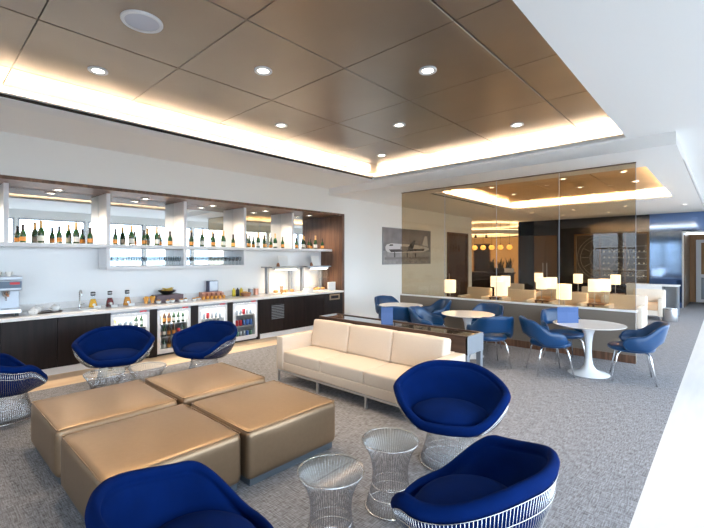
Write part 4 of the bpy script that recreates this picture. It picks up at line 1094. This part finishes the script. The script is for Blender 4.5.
# ------------------------------------------------------------------ warm bar room far behind
struct('wall_far', MB().box(-14.2, -6.5, 22.0, 22.2, 0, ZL), 'creamwall')
struct('wall_far_2', MB().box(-14.2, -14.0, 14.75, 22.0, 0, ZL), 'creamwall')
struct('wall_far_3', MB().box(-14.0, XL - 0.3, 14.75, 14.9, 0, ZL), 'creamwall')

d4 = struct('door_4', MB().box(-10.6, -9.75, 21.92, 22.0, 0, 2.45), 'black')
MB().box(-10.65, -10.6, 21.9, 22.0, 0, 2.5).box(-9.75, -9.70, 21.9, 22.0, 0, 2.5).box(-10.65, -9.70, 21.9, 22.0, 2.45, 2.5).build('door_frame', 'walnut', d4)
# round dropped ceiling ring with a glowing edge and track spots
ring = thing('ceiling_ring', 'round dropped ceiling ring glowing along its edge above the amber pendants', 'ceiling feature', (-8.6, 18.6, 0))
MB().lathe([(1.7, 2.78), (2.1, 2.74), (2.15, 2.80), (2.15, 2.92), (1.7, 2.92), (1.7, 2.78)], 64, cap=False).build('ring', 'cove', ring, 1)
MB().lathe([(1.75, 2.925), (2.08, 2.925), (2.08, 2.94), (1.75, 2.94), (1.75, 2.925)], 64, cap=False).build('light_strip', 'ledw', ring, 1)
for q in range(4): MB().tube([(1.9 * cos(q * PI / 2), 1.9 * sin(q * PI / 2), 2.92), (1.9 * cos(q * PI / 2), 1.9 * sin(q * PI / 2), ZL)], 0.012, 8).build('hanger', 'steel', ring)
for i, (x, y) in enumerate(((-8.9, 16.55), (-8.45, 16.55), (-8.0, 16.65), (-7.6, 16.83))):
    o = thing('track_spot', '%s black spotlight from the left under the glowing ceiling ring' % ORD[i], 'spotlight', (x, y, 2.74), 0, 'black spotlights under the ceiling ring')
    MB().lathe([(0, 0), (0.012, 0), (0.012, -0.05), (0, -0.05)], 10).build('stem', 'black', o)
    MB().lathe([(0, -0.05), (0.045, -0.05), (0.05, -0.17), (0.04, -0.165), (0, -0.12)], 16).build('head', 'black', o, 1)
for i in range(6):
    x = -8.90 + 0.40 * i; y = 17.6
    o = thing('pendant_lamp', '%s amber glass globe pendant from the left in the row over the far bar' % ORD[i], 'pendant lamp', (x, y, 2.18), 0, 'amber globe pendants over the far bar')
    MB().lathe([(0.03, 0.10), (0.08, 0.08), (0.115, 0.02), (0.12, -0.02), (0.10, -0.07), (0.05, -0.11), (0, -0.12)], 20, cap=False).build('globe', 'globe', o, 1)
    MB().lathe([(0, 0.14), (0.035, 0.14), (0.035, 0.09), (0, 0.09)], 12).build('cap', 'black', o, 1)
    MB().tube([(0, 0, 0.14), (0, 0, ZL - 2.18)], 0.006, 6).build('cord', 'black', o)
bar = thing('bar_counter', 'dark bar counter in the warm room far behind the glass', 'bar counter', (-8.02, 17.4, 0))
MB().box(-1.9, 1.35, -0.30, 0.30, 1.02, 1.08, 0.004, 1).build('top', 'black', bar)
MB().box(-1.85, 1.30, -0.24, 0.26, 0.0, 1.02).build('front', 'darkwood', bar)
for i, (x, lb) in enumerate(((-7.62, 'dark leafy plant in the left planter box on the far bar'), (-7.22, 'dark leafy plant in the middle planter box on the far bar'), (-6.84, 'dark leafy plant in the right white planter box on the far bar'))):
    o = thing('potted_plant', lb, 'plant', (x, 17.4, 1.08), 0, 'potted plants on the far bar')
    MB().box(-0.16, 0.16, -0.12, 0.12, 0, 0.18, 0.004, 1).build('planter', 'white' if i == 2 else 'black', o)
    f_ = MB()
    for q in range(18):
        a = random.uniform(0, 2 * PI); t_ = random.uniform(0.05, 0.22); hh_ = random.uniform(0.25, 0.48); wd = 0.028
        p = Vector((random.uniform(-.1, .1), random.uniform(-.07, .07), 0.17)); d_ = Vector((cos(a), sin(a), 0)); n_ = Vector((-sin(a), cos(a), 0))
        rows = []
        for s_ in (0, .3, .6, .85, 1):
            c_ = p + d_ * t_ * s_ ** 1.6 + Vector((0, 0, hh_ * s_)); ww = wd * (1 - s_) ** 0.6 + 0.002
            rows.append([c_ - n_ * ww, c_ + d_ * 0.006, c_ + n_ * ww, c_ - d_ * 0.006])
        f_.grid(rows, True, True, True)
    f_.build('leaves', 'leaf', o, 2)
area('bar_room_light', (-8.8, 19.0, ZL - 0.03), (4.0, 3.0), (1, 0.74, 0.46), 170, (0, 0, 0))
area('bar_room_light', (-11.0, 18.0, ZL - 0.03), (2.0, 3.0), (1, 0.74, 0.46), 60, (0, 0, 0))

# ------------------------------------------------------------------ daylight and render look
wld = bpy.data.worlds.new('sky'); S.world = wld; wld.use_nodes = True
nt = wld.node_tree; bg = nt.nodes['Background']
tc = nt.nodes.new('ShaderNodeTexCoord'); sp_ = nt.nodes.new('ShaderNodeSeparateXYZ'); rp = nt.nodes.new('ShaderNodeValToRGB')
mr = nt.nodes.new('ShaderNodeMapRange'); mr.inputs['From Min'].default_value = -0.2; mr.inputs['From Max'].default_value = 0.2
nt.links.new(tc.outputs['Generated'], sp_.inputs[0]); nt.links.new(sp_.outputs['Z'], mr.inputs['Value']); nt.links.new(mr.outputs[0], rp.inputs['Fac'])
rp.color_ramp.elements[0].position = 0.35; rp.color_ramp.elements[0].color = (0.15, 0.16, 0.17, 1)
rp.color_ramp.elements[1].position = 0.6; rp.color_ramp.elements[1].color = (0.74, 0.87, 1.0, 1)
nt.links.new(rp.outputs['Color'], bg.inputs['Color']); bg.inputs['Strength'].default_value = 6.4
S.view_settings.view_transform = 'Standard'; S.view_settings.look = 'None'; S.view_settings.gamma = 1
S.view_settings.use_curve_mapping = False
S.view_settings.exposure = 0.58
S.cycles.use_denoising = True
S.cycles.max_bounces = 10; S.cycles.diffuse_bounces = 6; S.cycles.transparent_max_bounces = 16; S.cycles.glossy_bounces = 6
S.cycles.sample_clamp_indirect = 6.0
S.cycles.caustics_reflective = False; S.cycles.caustics_refractive = False
